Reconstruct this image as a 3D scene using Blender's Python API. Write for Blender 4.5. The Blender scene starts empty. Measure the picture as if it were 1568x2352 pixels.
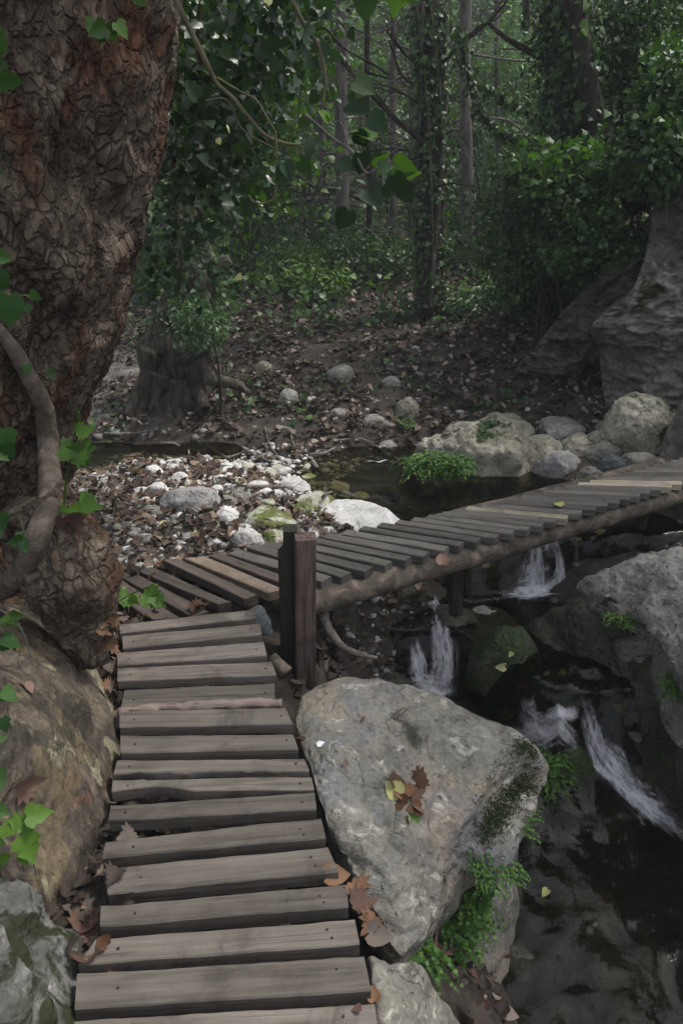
import bpy, bmesh, math, random
import numpy as np
from mathutils import Vector, Matrix
from mathutils.bvhtree import BVHTree
R = math.radians
random.seed(7)
rng = np.random.default_rng(11)
scene = bpy.context.scene
COL = scene.collection

# ------------------------------------------------------------------ camera, world, sun, exposure
TILT = R(24.6); CAMH = 1.65; FPX = 1800.0           # focal length in pixels of a 1568x2352 picture
cam_d = bpy.data.cameras.new('camera'); cam = bpy.data.objects.new('camera', cam_d); COL.objects.link(cam)
cam.location = (0, 0, CAMH); cam.rotation_euler = (math.pi/2 - TILT, 0, 0)
cam_d.sensor_fit = 'VERTICAL'; cam_d.sensor_height = 36.0; cam_d.lens = 36.0*FPX/2352.0
cam_d.clip_start = 0.05; cam_d.clip_end = 400
scene.camera = cam
SUN_EL, SUN_AZ = R(62), R(75)                       # azimuth from +Y towards +X
w = bpy.data.worlds.new("World"); scene.world = w; w.use_nodes = True
nt = w.node_tree; bg = nt.nodes['Background']
sky = nt.nodes.new('ShaderNodeTexSky'); sky.sky_type = 'NISHITA'; sky.sun_disc = False
sky.sun_elevation = SUN_EL; sky.sun_rotation = SUN_AZ; sky.air_density = 1.0; sky.dust_density = 3.0
hs = nt.nodes.new('ShaderNodeHueSaturation'); hs.inputs['Saturation'].default_value = .3   # thin grey cloud over the sky
nt.links.new(sky.outputs[0], hs.inputs['Color']); nt.links.new(hs.outputs[0], bg.inputs[0]); bg.inputs[1].default_value = 0.1
sun_d = bpy.data.lights.new('sun', 'SUN'); sun = bpy.data.objects.new('sun', sun_d); COL.objects.link(sun)
sun_d.energy = 1.5; sun_d.angle = R(11); sun_d.color = (1.0, 0.95, 0.88)
sd = Vector((math.sin(SUN_AZ)*math.cos(SUN_EL), math.cos(SUN_AZ)*math.cos(SUN_EL), math.sin(SUN_EL)))
sun.rotation_euler = sd.to_track_quat('Z', 'Y').to_euler(); sun.location = (0, 0, 20)
scene.view_settings.view_transform = 'Standard'; scene.view_settings.look = 'None'
scene.view_settings.exposure = 1.36; scene.view_settings.gamma = 1.0
cy = scene.cycles
cy.max_bounces = 6; cy.diffuse_bounces = 3; cy.glossy_bounces = 2; cy.transmission_bounces = 4; cy.transparent_max_bounces = 8
cy.sample_clamp_indirect = 4.0

# ------------------------------------------------------------------ picture <-> place
_c, _s = math.cos(TILT), math.sin(TILT)
def ray(u, v):
    a = (u-784)/FPX; b = (1176-v)/FPX
    return np.array([a, _c + b*_s, -_s + b*_c])
def G(u, v, z):
    d = ray(u, v); t = (z-CAMH)/d[2]; return np.array([0, 0, CAMH]) + d*t
def AT(u, v, y):
    d = ray(u, v); t = y/d[1]; return np.array([0, 0, CAMH]) + d*t
def depth(p):                                       # metres per FPX pixels
    return float(p[1]*_c - (p[2]-CAMH)*_s)

# ------------------------------------------------------------------ noise
_perm = rng.integers(0, 2**31-1, 4096)
def _hash(ix, iy, iz):
    h = (ix*73856093) ^ (iy*19349663) ^ (iz*83492791)
    h = _perm[h & 4095] ^ (h >> 3)
    return _perm[h & 4095]
_gr = rng.normal(size=(4096, 3)); _gr /= np.linalg.norm(_gr, axis=1)[:, None]
def noise(P, f=1.0, off=0.0):
    p = np.asarray(P, float)*f + off
    i = np.floor(p).astype(np.int64); fr = p-i; w_ = fr*fr*fr*(fr*(fr*6-15)+10); out = 0
    for dx in (0, 1):
        for dy in (0, 1):
            for dz in (0, 1):
                g = _gr[_hash(i[:, 0]+dx, i[:, 1]+dy, i[:, 2]+dz) & 4095]
                d = ((fr-[dx, dy, dz])*g).sum(1)
                out = out + d*(w_[:, 0] if dx else 1-w_[:, 0])*(w_[:, 1] if dy else 1-w_[:, 1])*(w_[:, 2] if dz else 1-w_[:, 2])
    return out*1.6
def fbm(P, f=1.0, o=4, off=0.0, gain=.5):
    r = 0; a = 1.0
    for k in range(o):
        r = r + a*noise(P, f*2**k, off+17.3*k); a *= gain
    return r
def ridged(P, f=1.0, o=3, off=0.0):
    r = 0; a = 1.0
    for k in range(o):
        r = r + a*(1-2*np.abs(noise(P, f*2**k, off+9.1*k))); a *= .5
    return r*.5
def cells(P, f=1.0, off=0.0):                       # voronoi F2-F1: 0 in the cracks
    p = np.asarray(P, float)*f+off; i = np.floor(p).astype(np.int64)
    f1 = np.full(len(p), 9.); f2 = np.full(len(p), 9.)
    for dx in (-1, 0, 1):
        for dy in (-1, 0, 1):
            for dz in (-1, 0, 1):
                h = _hash(i[:, 0]+dx, i[:, 1]+dy, i[:, 2]+dz)
                q = np.stack([(h & 1023)/1023., ((h >> 10) & 1023)/1023., ((h >> 20) & 1023)/1023.], 1) + i + [dx, dy, dz]
                d = np.linalg.norm(q-p, axis=1)
                m = d < f1; f2 = np.where(m, f1, np.minimum(f2, d)); f1 = np.where(m, d, f1)
    return f2-f1
def sstep(a, b, x):
    t = np.clip((x-a)/(b-a), 0, 1); return t*t*(3-2*t)

# ------------------------------------------------------------------ objects
WL = {}
def tag(o, label=None, cat=None, group=None, kind=None):
    if label: o['label'] = label
    if cat: o['category'] = cat
    if group: o['group'] = group
    if kind: o['kind'] = kind
    return o
def thing(name, loc, label, cat, group=None):
    o = bpy.data.objects.new(name, None); COL.objects.link(o); o.empty_display_size = .1
    o.location = loc; WL[o.name] = np.array(loc, float); return tag(o, label, cat, group)
def mk(name, V, F, mat, parent=None, loc=None, smooth=True, rnd=None, uv=None, fmat=None):
    V = np.asarray(V, np.float64)
    base = WL[parent.name] if parent is not None else np.zeros(3)
    lw = np.array(loc, float) if loc is not None else base
    me = bpy.data.meshes.new(name); F = [np.asarray(f) for f in (F if isinstance(F, list) and len(F) and getattr(F[0], 'ndim', 1) == 2 else [np.asarray(F)])]
    nl = sum(f.size for f in F); nf = sum(len(f) for f in F)
    me.vertices.add(len(V)); me.vertices.foreach_set('co', (V-lw).astype(np.float32).ravel())
    me.loops.add(nl); me.polygons.add(nf)
    me.loops.foreach_set('vertex_index', np.concatenate([f.ravel() for f in F]).astype(np.int32))
    cnt = np.concatenate([np.full(len(f), f.shape[1]) for f in F]); st = np.concatenate([[0], np.cumsum(cnt)[:-1]])
    me.polygons.foreach_set('loop_start', st.astype(np.int32))
    me.polygons.foreach_set('use_smooth', np.full(nf, smooth))
    for m in (mat if isinstance(mat, (list, tuple)) else [mat]): me.materials.append(m)
    if fmat is not None: me.polygons.foreach_set('material_index', np.asarray(fmat, np.int32))
    if rnd is not None:
        a = me.attributes.new('rnd', 'FLOAT', 'POINT'); a.data.foreach_set('value', np.asarray(rnd, np.float32))
    if uv is not None:
        l = me.uv_layers.new(name='flow'); idx = np.concatenate([f.ravel() for f in F])
        l.data.foreach_set('uv', np.asarray(uv, np.float32)[idx].ravel())
    me.update(calc_edges=True); me.validate(clean_customdata=False)
    o = bpy.data.objects.new(name, me); COL.objects.link(o)
    o.location = lw-base; WL[o.name] = lw
    if parent is not None: o.parent = parent
    return o
class BV:                                           # surfaces that other things are laid on
    def __init__(s): s.t = []
    def add(s, V, F):
        fs = F if isinstance(F, list) and len(F) and getattr(F[0], 'ndim', 1) == 2 else [F]
        s.t.append(BVHTree.FromPolygons([tuple(p) for p in V], [tuple(int(k) for k in q) for f in fs for q in f]))
    def cast(s, o, d):
        best = None
        for t in s.t:
            r = t.ray_cast(Vector(o), Vector(d), 200)
            if r[0] is not None and (best is None or r[3] < best[2]): best = (np.array(r[0]), np.array(r[1]), r[3])
        return best
    def px(s, u, v):
        d = ray(u, v); h = s.cast((0, 0, CAMH), d/np.linalg.norm(d))
        if h is None: return G(u, v, -.2), np.array([0, 0, 1.])
        n = h[1] if h[1] @ d < 0 else -h[1]
        return h[0], n
    def down(s, x, y, z=6):
        h = s.cast((x, y, z), (0, 0, -1)); return h[0] if h else np.array([x, y, 0.])
GROUND = BV(); SOLID = BV()

# ------------------------------------------------------------------ shapes
def grid_faces(n, m, wrap=False):                   # n rows of m points
    i, j = np.meshgrid(np.arange(n-1), np.arange(m if wrap else m-1), indexing='ij')
    a = i*m+j; b = i*m+(j+1) % m
    return np.stack([a, b, b+m, a+m], -1).reshape(-1, 4)
def spline(P, n):
    P = np.asarray(P, float)
    if len(P) < 3: return P[0] + (P[-1]-P[0])*np.linspace(0, 1, n)[:, None]
    Q = np.vstack([2*P[0]-P[1], P, 2*P[-1]-P[-2]]); T = np.linspace(0, len(P)-1-1e-6, n); out = []
    for t in T:
        k = int(t); f = t-k; a, b, c, d = Q[k:k+4]
        out.append(.5*((2*b)+(c-a)*f+(2*a-5*b+4*c-d)*f*f+(3*b-a-3*c+d)*f**3))
    return np.array(out)
def tube(P, rad, seg=10, n=None, rough=0.0, rf=8.0, cap=True, disp=None):
    P = np.asarray(P, float); rad = np.asarray(rad, float) if np.ndim(rad) else np.full(len(P), float(rad))
    if n:
        rad = np.interp(np.linspace(0, 1, n), np.linspace(0, 1, len(rad)), rad); P = spline(P, n)
    n = len(P); T = np.gradient(P, axis=0); T /= np.linalg.norm(T, axis=1)[:, None]+1e-12
    up = np.array([0, 0, 1.]) if abs(T[0, 2]) < .9 else np.array([0, 1., 0])
    A = np.zeros_like(P); a = np.cross(T[0], up); a /= np.linalg.norm(a)
    for k in range(n):
        a = a-(a@T[k])*T[k]; a /= np.linalg.norm(a); A[k] = a
    B = np.cross(T, A); th = np.linspace(0, 2*math.pi, seg, endpoint=False)
    D = A[:, None]*np.cos(th)[None, :, None] + B[:, None]*np.sin(th)[None, :, None]
    r = rad[:, None]*np.ones(seg)[None]
    V0 = P[:, None]+D*r[..., None]
    if rough: r = r*(1+rough*fbm(V0.reshape(-1, 3), rf, 3).reshape(n, seg))
    if disp is not None: r = r+disp(V0.reshape(-1, 3)).reshape(n, seg)
    V = (P[:, None]+D*r[..., None]).reshape(-1, 3); F = grid_faces(n, seg, True)
    if cap:
        V = np.vstack([V, P[0], P[-1]]); k = np.arange(seg); c0 = len(V)-2; c1 = c0+1
        t0 = np.stack([np.full(seg, c0), (k+1) % seg, k], 1); t1 = np.stack([np.full(seg, c1), (n-1)*seg+k, (n-1)*seg+(k+1) % seg], 1)
        return V, [F, np.vstack([t0, t1])]
    return V, [F]
def join(parts):                                    # [(V, [F...])]
    Vs = []; Fs = {}; o = 0
    for V, F in parts:
        for f in (F if isinstance(F, list) else [F]): Fs.setdefault(f.shape[1], []).append(f+o)
        Vs.append(V); o += len(V)
    return np.vstack(Vs), [np.vstack(x) for x in Fs.values()]
_ico = {}
def ico(n):
    if n not in _ico:
        b = bmesh.new(); bmesh.ops.create_icosphere(b, subdivisions=n, radius=1)
        _ico[n] = (np.array([v.co[:] for v in b.verts]), np.array([[v.index for v in f.verts] for f in b.faces])); b.free()
    return _ico[n]
def rock(sub, dims, seed, rotz=0.0, planes=14, sharp=.55, rough=.07, rf=2.2):
    r_ = np.random.default_rng(seed); D, F = ico(sub)
    N = r_.normal(size=(planes, 3)); N /= np.linalg.norm(N, axis=1)[:, None]; d = r_.uniform(.62, .95, planes)
    q = D@N.T; rr = np.where(q > .05, d/np.maximum(q, .05), 9.0); rr = np.minimum(rr, 1.25)
    k = 14.0; m = -np.log(np.exp(-k*rr).sum(1)+np.exp(-k*1.05))/k
    rad = (1-sharp)*1.0 + sharp*m*1.15
    V = D*rad[:, None]
    V = V + D*(rough*fbm(V, rf, 4, seed*3.7))[:, None]
    V = V*np.asarray(dims)*.5; c, s = math.cos(rotz), math.sin(rotz)
    return V@np.array([[c, s, 0], [-s, c, 0], [0, 0, 1]]), F
def slab(outline, ctrl, zbase, ring=34, seg=150, bulge=.06, rough=.03, rf=4.0, seed=0, edge=.06, down=16, crease=.0, grooves=()):
    """a boulder from its outline and the heights of its top: top surface, rounded edge, sides down to zbase"""
    O = np.array([G(*p) for p in outline]); C = np.array([G(*p) for p in ctrl]) if len(ctrl) else np.zeros((0, 3))
    n = len(O); Q = spline(np.vstack([O[-1], O, O[0], O[1]]), 4000)
    t = np.linspace(0, n+2, 4000); m = (t >= 1) & (t < n+1); Q = Q[m]; Q = Q[np.linspace(0, len(Q)-1, seg, endpoint=False).astype(int)]
    cen = Q.mean(0); K = np.vstack([O, C]); nk = len(K)
    kk = np.linalg.norm(K[:, None, :2]-K[None, :, :2], axis=2)-np.eye(nk)*.03; zm = K[:, 2].mean(); wk = np.linalg.solve(kk, K[:, 2]-zm)
    def hz(xy): return np.linalg.norm(xy[:, None]-K[None, :, :2], axis=2)@wk+zm
    rows = []
    for s in np.linspace(0.02, 1, ring):
        xy = cen[:2]+(Q[:, :2]-cen[:2])*s; z = hz(xy) - edge*max(0, (s-.8)/.2)**2.2
        rows.append(np.column_stack([xy, z]))
    last = rows[-1]; out = last[:, :2]-cen[:2]; out /= np.linalg.norm(out, axis=1)[:, None]
    for k in range(1, down+1):
        f = k/down; xy = last[:, :2]+out*bulge*math.sin(min(1, f*1.6)*math.pi*.75)
        rows.append(np.column_stack([xy, last[:, 2]+(zbase-last[:, 2])*f**1.1]))
    V = np.vstack(rows); F = grid_faces(len(rows), seg, True)
    # push along normals
    A = V[F[:, 0]]; n_ = np.cross(V[F[:, 1]]-A, V[F[:, 3]]-A); vn = np.zeros_like(V)
    for c in range(4): np.add.at(vn, F[:, c], n_)
    vn /= np.linalg.norm(vn, axis=1)[:, None]+1e-12
    if vn[seg*3, 2] < 0: vn = -vn; F = F[:, ::-1]
    d = rough*fbm(V, rf, 5, seed*1.3)
    if crease: d = d - crease*np.clip(ridged(V*[1, 1, 1.5], rf*.5, 3, seed)-.55, 0, 1)*3
    for pl, wd, dp in grooves:
        L = spline([G(*q) for q in pl], 40); dd = np.min(np.linalg.norm(V[:, None, :2]-L[None, :, :2], axis=2), 1); d = d-dp*np.exp(-(dd/wd)**2)*(V[:, 2] > zbase*.5)*(1+.5*noise(V, 12))
    V = V+vn*d[:, None]
    cc = np.array([[cen[0], cen[1], V[:seg, 2].mean()]]); V = np.vstack([V, cc]); k = np.arange(seg)
    return V, [F, np.stack([np.full(seg, len(V)-1), (k+1) % seg if F[0][0] > F[0][1] else k, k if F[0][0] > F[0][1] else (k+1) % seg], 1)]

# leaves: templates lie in XY, stalk at the origin, tip along +Y, length 1
def leaf_fan(out, fold=.12, curl=.1, mid=(0, .42)):
    out = np.array(out, float); P = np.vstack([[mid[0], mid[1]], out]); n = len(out)
    z = fold*np.abs(P[:, 0])*1.2 - curl*(P[:, 1]-.3)**2*1.6
    F = np.array([[0, 1+k, 1+(k+1) % n] for k in range(n)])
    return np.column_stack([P, z]), F
IVY = leaf_fan([(0, 0), (.18, -.1), (.36, -.02), (.5, .2), (.34, .34), (.36, .5), (.2, .68), (0, 1), (-.2, .68), (-.36, .5), (-.34, .34), (-.5, .2), (-.36, -.02), (-.18, -.1)])
HEART = leaf_fan([(0, .04), (.2, -.1), (.42, .05), (.47, .3), (.34, .6), (.14, .85), (0, 1), (-.14, .85), (-.34, .6), (-.47, .3), (-.42, .05), (-.2, -.1)], .1, .2)
PLANE = leaf_fan([(0, 0), (.14, -.08), (.3, .02), (.52, -.02), (.44, .16), (.62, .3), (.44, .36), (.5, .58), (.3, .5), (.24, .7), (.16, .66), (.13, .86), (0, 1.05), (-.13, .86), (-.16, .66), (-.24, .7), (-.3, .5), (-.5, .58), (-.44, .36), (-.62, .3), (-.44, .16), (-.52, -.02), (-.3, .02), (-.14, -.08)], .1, .15, (0, .3))
OVAL = (np.array([[0, 0, 0], [.2, .3, .06], [0, .45, 0], [-.2, .3, .06], [.17, .68, .03], [-.17, .68, .03], [0, 1, -.1]]), np.array([[0, 1, 2], [0, 2, 3], [1, 4, 2], [3, 2, 5], [2, 4, 6], [2, 6, 5]]))
DIAM = (np.array([[0, 0, 0], [.26, .5, .08], [0, 1, -.05], [-.26, .5, .08]]), np.array([[0, 1, 2], [0, 2, 3]]))
FANL = (np.array([[0, 0, 0], [.45, .55, 0], [.25, .9, .06], [-.25, .9, 0], [-.45, .55, .06]]), np.array([[0, 1, 2], [0, 2, 3], [0, 3, 4]]))
def scatter(T, pos, nrm, tip, size, rnd=None, curl=None):
    """lay copies of a leaf: nrm = its face normal, tip = roughly where its tip points"""
    Tv, Tf = T; n = len(pos); pos = np.asarray(pos); nrm = np.asarray(nrm, float); tip = np.asarray(tip, float)
    nrm = nrm/(np.linalg.norm(nrm, axis=1)[:, None]+1e-9)
    y = tip-(tip*nrm).sum(1)[:, None]*nrm; y /= np.linalg.norm(y, axis=1)[:, None]+1e-9; x = np.cross(y, nrm)
    sz = np.broadcast_to(np.asarray(size, float), (n,))[:, None, None]
    L = np.repeat(Tv[None], n, 0)
    if curl is not None: L = L.copy(); L[:, :, 2] = L[:, :, 2]+np.asarray(curl)[:, None]*((Tv[:, 0]**2)*2+(Tv[:, 1]-.5)**2)[None]
    V = pos[:, None]+sz*(L[:, :, :1]*x[:, None]+L[:, :, 1:2]*y[:, None]+L[:, :, 2:3]*nrm[:, None])
    F = (Tf[None]+(np.arange(n)*len(Tv))[:, None, None]).reshape(-1, 3)
    r = np.repeat(rng.random(n) if rnd is None else np.asarray(rnd, float), len(Tv))
    return V.reshape(-1, 3), F, r
def cloud(T, centers, radii, per, size, seed, upbias=.6, flat=.7):
    """leaves gathered in clumps"""
    r_ = np.random.default_rng(seed); c = np.repeat(np.asarray(centers, float), per, 0); rd = np.repeat(np.broadcast_to(np.asarray(radii, float), (len(centers),)), per)
    d = r_.normal(size=(len(c), 3)); d /= np.linalg.norm(d, axis=1)[:, None]; rr = r_.random(len(c))**.45
    off = d*rr[:, None]*rd[:, None]; off[:, 2] *= flat
    nrm = r_.normal(size=(len(c), 3))*.7+[0, 0, upbias]+d*.35; tip = d+[0, 0, -.5]+r_.normal(size=(len(c), 3))*.4
    cr = np.repeat(r_.random(len(centers)), per)
    rnd = np.clip(.55*r_.random(len(c))+.45*cr, 0, 1)
    return scatter(T, c+off, nrm, tip, size*r_.uniform(.6, 1.25, len(c)), rnd)

# ------------------------------------------------------------------ materials
def new_mat(name):
    m = bpy.data.materials.new(name); m.use_nodes = True; nt = m.node_tree
    return m, nt, nt.nodes['Principled BSDF'], nt.nodes['Material Output']
class NB:
    def __init__(s, nt): s.nt = nt
    def n(s, t, **k):
        x = s.nt.nodes.new(t)
        for a, b in k.items():
            if a.startswith('i_'): x.inputs[a[2:].replace('_', ' ')].default_value = b
            else: setattr(x, a, b)
        return x
    def L(s, a, b): s.nt.links.new(a, b)
    def coord(s, kind='Object', scale=(1, 1, 1)):
        t = s.n('ShaderNodeTexCoord'); m = s.n('ShaderNodeMapping'); m.inputs['Scale'].default_value = scale
        s.L(t.outputs[kind], m.inputs[0]); return m.outputs[0]
    def pos(s, scale=(1, 1, 1)):
        t = s.n('ShaderNodeNewGeometry'); m = s.n('ShaderNodeMapping'); m.inputs['Scale'].default_value = scale
        s.L(t.outputs['Position'], m.inputs[0]); return m.outputs[0]
    def noise(s, v, scale, detail=5, rough=.55, dist=0.):
        x = s.n('ShaderNodeTexNoise'); x.inputs['Scale'].default_value = scale; x.inputs['Detail'].default_value = detail
        x.inputs['Roughness'].default_value = rough; x.inputs['Distortion'].default_value = dist; s.L(v, x.inputs['Vector']); return x.outputs['Fac']
    def vor(s, v, scale, feature='F1', out='Distance', rnd=1.0):
        x = s.n('ShaderNodeTexVoronoi', feature=feature); x.inputs['Scale'].default_value = scale; x.inputs['Randomness'].default_value = rnd
        s.L(v, x.inputs['Vector']); return x.outputs[out]
    def ramp(s, f, stops, interp='LINEAR'):
        x = s.n('ShaderNodeValToRGB'); r = x.color_ramp; r.interpolation = interp
        while len(r.elements) < len(stops): r.elements.new(.5)
        for e, (p, c) in zip(r.elements, stops): e.position = p; e.color = (*c, 1) if len(c) == 3 else c
        s.L(f, x.inputs[0]); return x.outputs[0]
    def step(s, f, a, b):
        x = s.n('ShaderNodeMapRange'); x.interpolation_type = 'SMOOTHSTEP'; x.inputs[1].default_value = a; x.inputs[2].default_value = b; s.L(f, x.inputs[0]); return x.outputs[0]
    def mix(s, f, a, b, mode='MIX'):
        x = s.n('ShaderNodeMix', data_type='RGBA', blend_type=mode)
        for k, y in ((0, f), (6, a), (7, b)):
            if hasattr(y, 'links') or isinstance(y, bpy.types.NodeSocket): s.L(y, x.inputs[k])
            else: x.inputs[k].default_value = (*y, 1) if isinstance(y, tuple) and len(y) == 3 else y
        return x.outputs[2]
    def math(s, op, a, b=None):
        x = s.n('ShaderNodeMath', operation=op)
        for k, y in ((0, a), (1, b)):
            if y is None: continue
            if isinstance(y, bpy.types.NodeSocket): s.L(y, x.inputs[k])
            else: x.inputs[k].default_value = y
        return x.outputs[0]
    def bump(s, h, strength, dist, normal=None):
        x = s.n('ShaderNodeBump'); x.inputs['Strength'].default_value = strength; x.inputs['Distance'].default_value = dist
        s.L(h, x.inputs['Height'])
        if normal is not None: s.L(normal, x.inputs['Normal'])
        return x.outputs[0]

def rock_mat(name, dark, mid, light, moss=.0, mosscol=(.045, .06, .015), rough=.85, pits=.5, lichen=.2, wet=0.0, tan=None, upmoss=False, scale=1.0, cracks=0, cool=None):
    m, nt, p, out = new_mat(name); b = NB(nt); v = b.pos()
    n1 = b.noise(v, 2.2*scale, 6, .62, .4); n2 = b.noise(v, 14*scale, 7, .65); n3 = b.noise(v, 60*scale, 4, .6)
    f = b.math('ADD', b.math('MULTIPLY', n1, .55), b.math('MULTIPLY', n2, .45))
    col = b.ramp(f, [(.34, dark), (.5, mid), (.66, light)])
    if tan: col = b.mix(b.math('MULTIPLY', b.step(b.noise(v, 3.1*scale, 4, .6, .6), .48, .62), .75), col, tan)
    if cool: col = b.mix(b.math('MULTIPLY', b.step(b.noise(v, 3.7*scale, 5, .6, .8), .52, .66), .7), col, cool)
    if lichen: col = b.mix(b.math('MULTIPLY', b.step(b.noise(v, 9*scale, 8, .7, 1.), .56, .64), lichen), col, tuple(min(1, c*1.7) for c in light))
    pit = b.step(b.vor(v, 26*scale, 'SMOOTH_F1'), .08, .3)
    col = b.mix(b.math('MULTIPLY', b.math('SUBTRACT', 1, pit), pits), col, tuple(c*.45 for c in dark))
    if cracks:
        nz = b.n('ShaderNodeTexNoise'); nz.inputs['Scale'].default_value = 5; nz.inputs['Detail'].default_value = 6; b.L(v, nz.inputs['Vector'])
        wv = b.n('ShaderNodeVectorMath', operation='SCALE'); b.L(nz.outputs['Color'], wv.inputs[0]); wv.inputs['Scale'].default_value = .5
        av = b.n('ShaderNodeVectorMath', operation='ADD'); b.L(v, av.inputs[0]); b.L(wv.outputs[0], av.inputs[1])
        ck = b.math('MULTIPLY', b.math('SUBTRACT', 1, b.step(b.vor(av.outputs[0], 4.2, 'DISTANCE_TO_EDGE'), .0, .018)), b.step(b.noise(v, 5, 3), .52, .6))
        col = b.mix(b.math('MULTIPLY', ck, cracks), col, (.03, .028, .024)); n2 = b.math('SUBTRACT', n2, b.math('MULTIPLY', ck, .5))
    col = b.mix(.5, col, b.ramp(n3, [(.3, (.3, .3, .3)), (.7, (.75, .75, .75))]), 'OVERLAY')
    if moss:
        g = b.n('ShaderNodeNewGeometry'); sx = b.n('ShaderNodeSeparateXYZ'); b.L(g.outputs['Normal'], sx.inputs[0])
        mf = b.noise(v, 3.4*scale, 7, .68, .5)
        if upmoss: mf = b.math('ADD', mf, b.math('MULTIPLY', sx.outputs[2], .08))
        mf = b.step(mf, .66-.3*moss, .72-.3*moss)
        mc = b.mix(b.noise(v, 40, 3), tuple(c*.5 for c in mosscol), tuple(c*1.5 for c in mosscol))
        col = b.mix(mf, col, mc)
    b.L(col, p.inputs['Base Color'])
    p.inputs['Roughness'].default_value = rough; p.inputs['Specular IOR Level'].default_value = .3 if not wet else .4
    h = b.math('ADD', b.math('MULTIPLY', n2, .7), b.math('ADD', b.math('MULTIPLY', n3, .25), b.math('MULTIPLY', pit, .25)))
    b.L(b.bump(h, .75, .035), p.inputs['Normal'])
    return m
M = {}
M['rock'] = rock_mat('weathered_limestone', (.085, .081, .07), (.195, .186, .16), (.32, .308, .266), moss=.04, tan=(.27, .225, .172), pits=.14, lichen=.55, cracks=.35, cool=(.17, .175, .19))
M['rockr'] = rock_mat('creased_limestone', (.07, .065, .06), (.19, .18, .165), (.34, .33, .3), moss=.05, pits=.5, lichen=.4)
M['rockm'] = rock_mat('mossy_limestone', (.11, .1, .078), (.25, .235, .185), (.42, .4, .33), moss=.28, mosscol=(.05, .055, .012), pits=.5, lichen=.4)
M['rockl'] = rock_mat('lichen_rock', (.035, .035, .03), (.1, .1, .092), (.235, .232, .22), moss=.6, mosscol=(.022, .027, .01), lichen=.5, pits=.6)
M['pale'] = rock_mat('pale_river_stone', (.36, .35, .34), (.56, .55, .53), (.75, .74, .72), moss=.06, mosscol=(.12, .13, .04), pits=.2, lichen=.3)
M['paleg'] = rock_mat('greenish_river_stone', (.26, .26, .19), (.42, .42, .34), (.62, .62, .54), moss=.45, mosscol=(.12, .14, .04), pits=.15, lichen=.4, upmoss=False)
M['grey'] = rock_mat('grey_stone', (.17, .165, .16), (.27, .265, .26), (.38, .375, .37), moss=.02, pits=.2, lichen=.15)
M['cob'] = rock_mat('dull_cobble', (.12, .115, .1), (.22, .21, .19), (.36, .35, .32), moss=.05, pits=.15, lichen=.2)
M['wet'] = rock_mat('wet_mossy_rock', (.02, .018, .013), (.052, .046, .032), (.12, .108, .08), moss=.32, mosscol=(.022, .034, .008), rough=.42, wet=1, pits=.3, lichen=.0)
M['wetg'] = rock_mat('moss_covered_rock', (.02, .02, .013), (.05, .048, .03), (.09, .085, .055), moss=.75, mosscol=(.026, .045, .009), rough=.6, wet=1, lichen=0)
M['bluish'] = rock_mat('dark_blue_stone', (.05, .06, .065), (.09, .105, .11), (.17, .18, .18), moss=.05, pits=.2)
M['cliffd'] = rock_mat('shadowed_rock', (.015, .013, .01), (.036, .032, .025), (.085, .078, .064), moss=.3, mosscol=(.02, .022, .01), scale=.8)
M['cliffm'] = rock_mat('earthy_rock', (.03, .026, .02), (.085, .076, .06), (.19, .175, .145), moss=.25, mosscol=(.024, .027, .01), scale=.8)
M['cliff'] = rock_mat('cliff_rock', (.04, .036, .03), (.12, .112, .096), (.3, .29, .265), moss=.2, mosscol=(.03, .033, .012), pits=.5, lichen=.35, scale=.7)

# soil, with a leafy, gritty texture
m, nt, p, out = new_mat('forest_soil'); b = NB(nt); v = b.pos()
c = b.ramp(b.noise(v, 9, 8, .7), [(.3, (.018, .014, .010)), (.5, (.05, .04, .03)), (.72, (.11, .09, .07))])
sx = b.n('ShaderNodeSeparateXYZ'); b.L(b.pos(), sx.inputs[0])
# pale trodden path and gravel where those are
px_ = b.math('MULTIPLY', b.step(b.math('MULTIPLY', sx.outputs[0], -1), 1.15, 1.7), b.math('MULTIPLY', b.step(sx.outputs[1], 5.4, 5.9), b.math('SUBTRACT', 1, b.step(sx.outputs[1], 11, 13))))
c = b.mix(b.math('MULTIPLY', px_, .8), c, b.ramp(b.noise(v, 24, 6), [(.35, (.10, .09, .08)), (.65, (.27, .25, .23))]))
b.L(c, p.inputs['Base Color']); p.inputs['Roughness'].default_value = .95
b.L(b.bump(b.noise(v, 30, 8, .7), .9, .04), p.inputs['Normal']); M['soil'] = m

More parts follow.
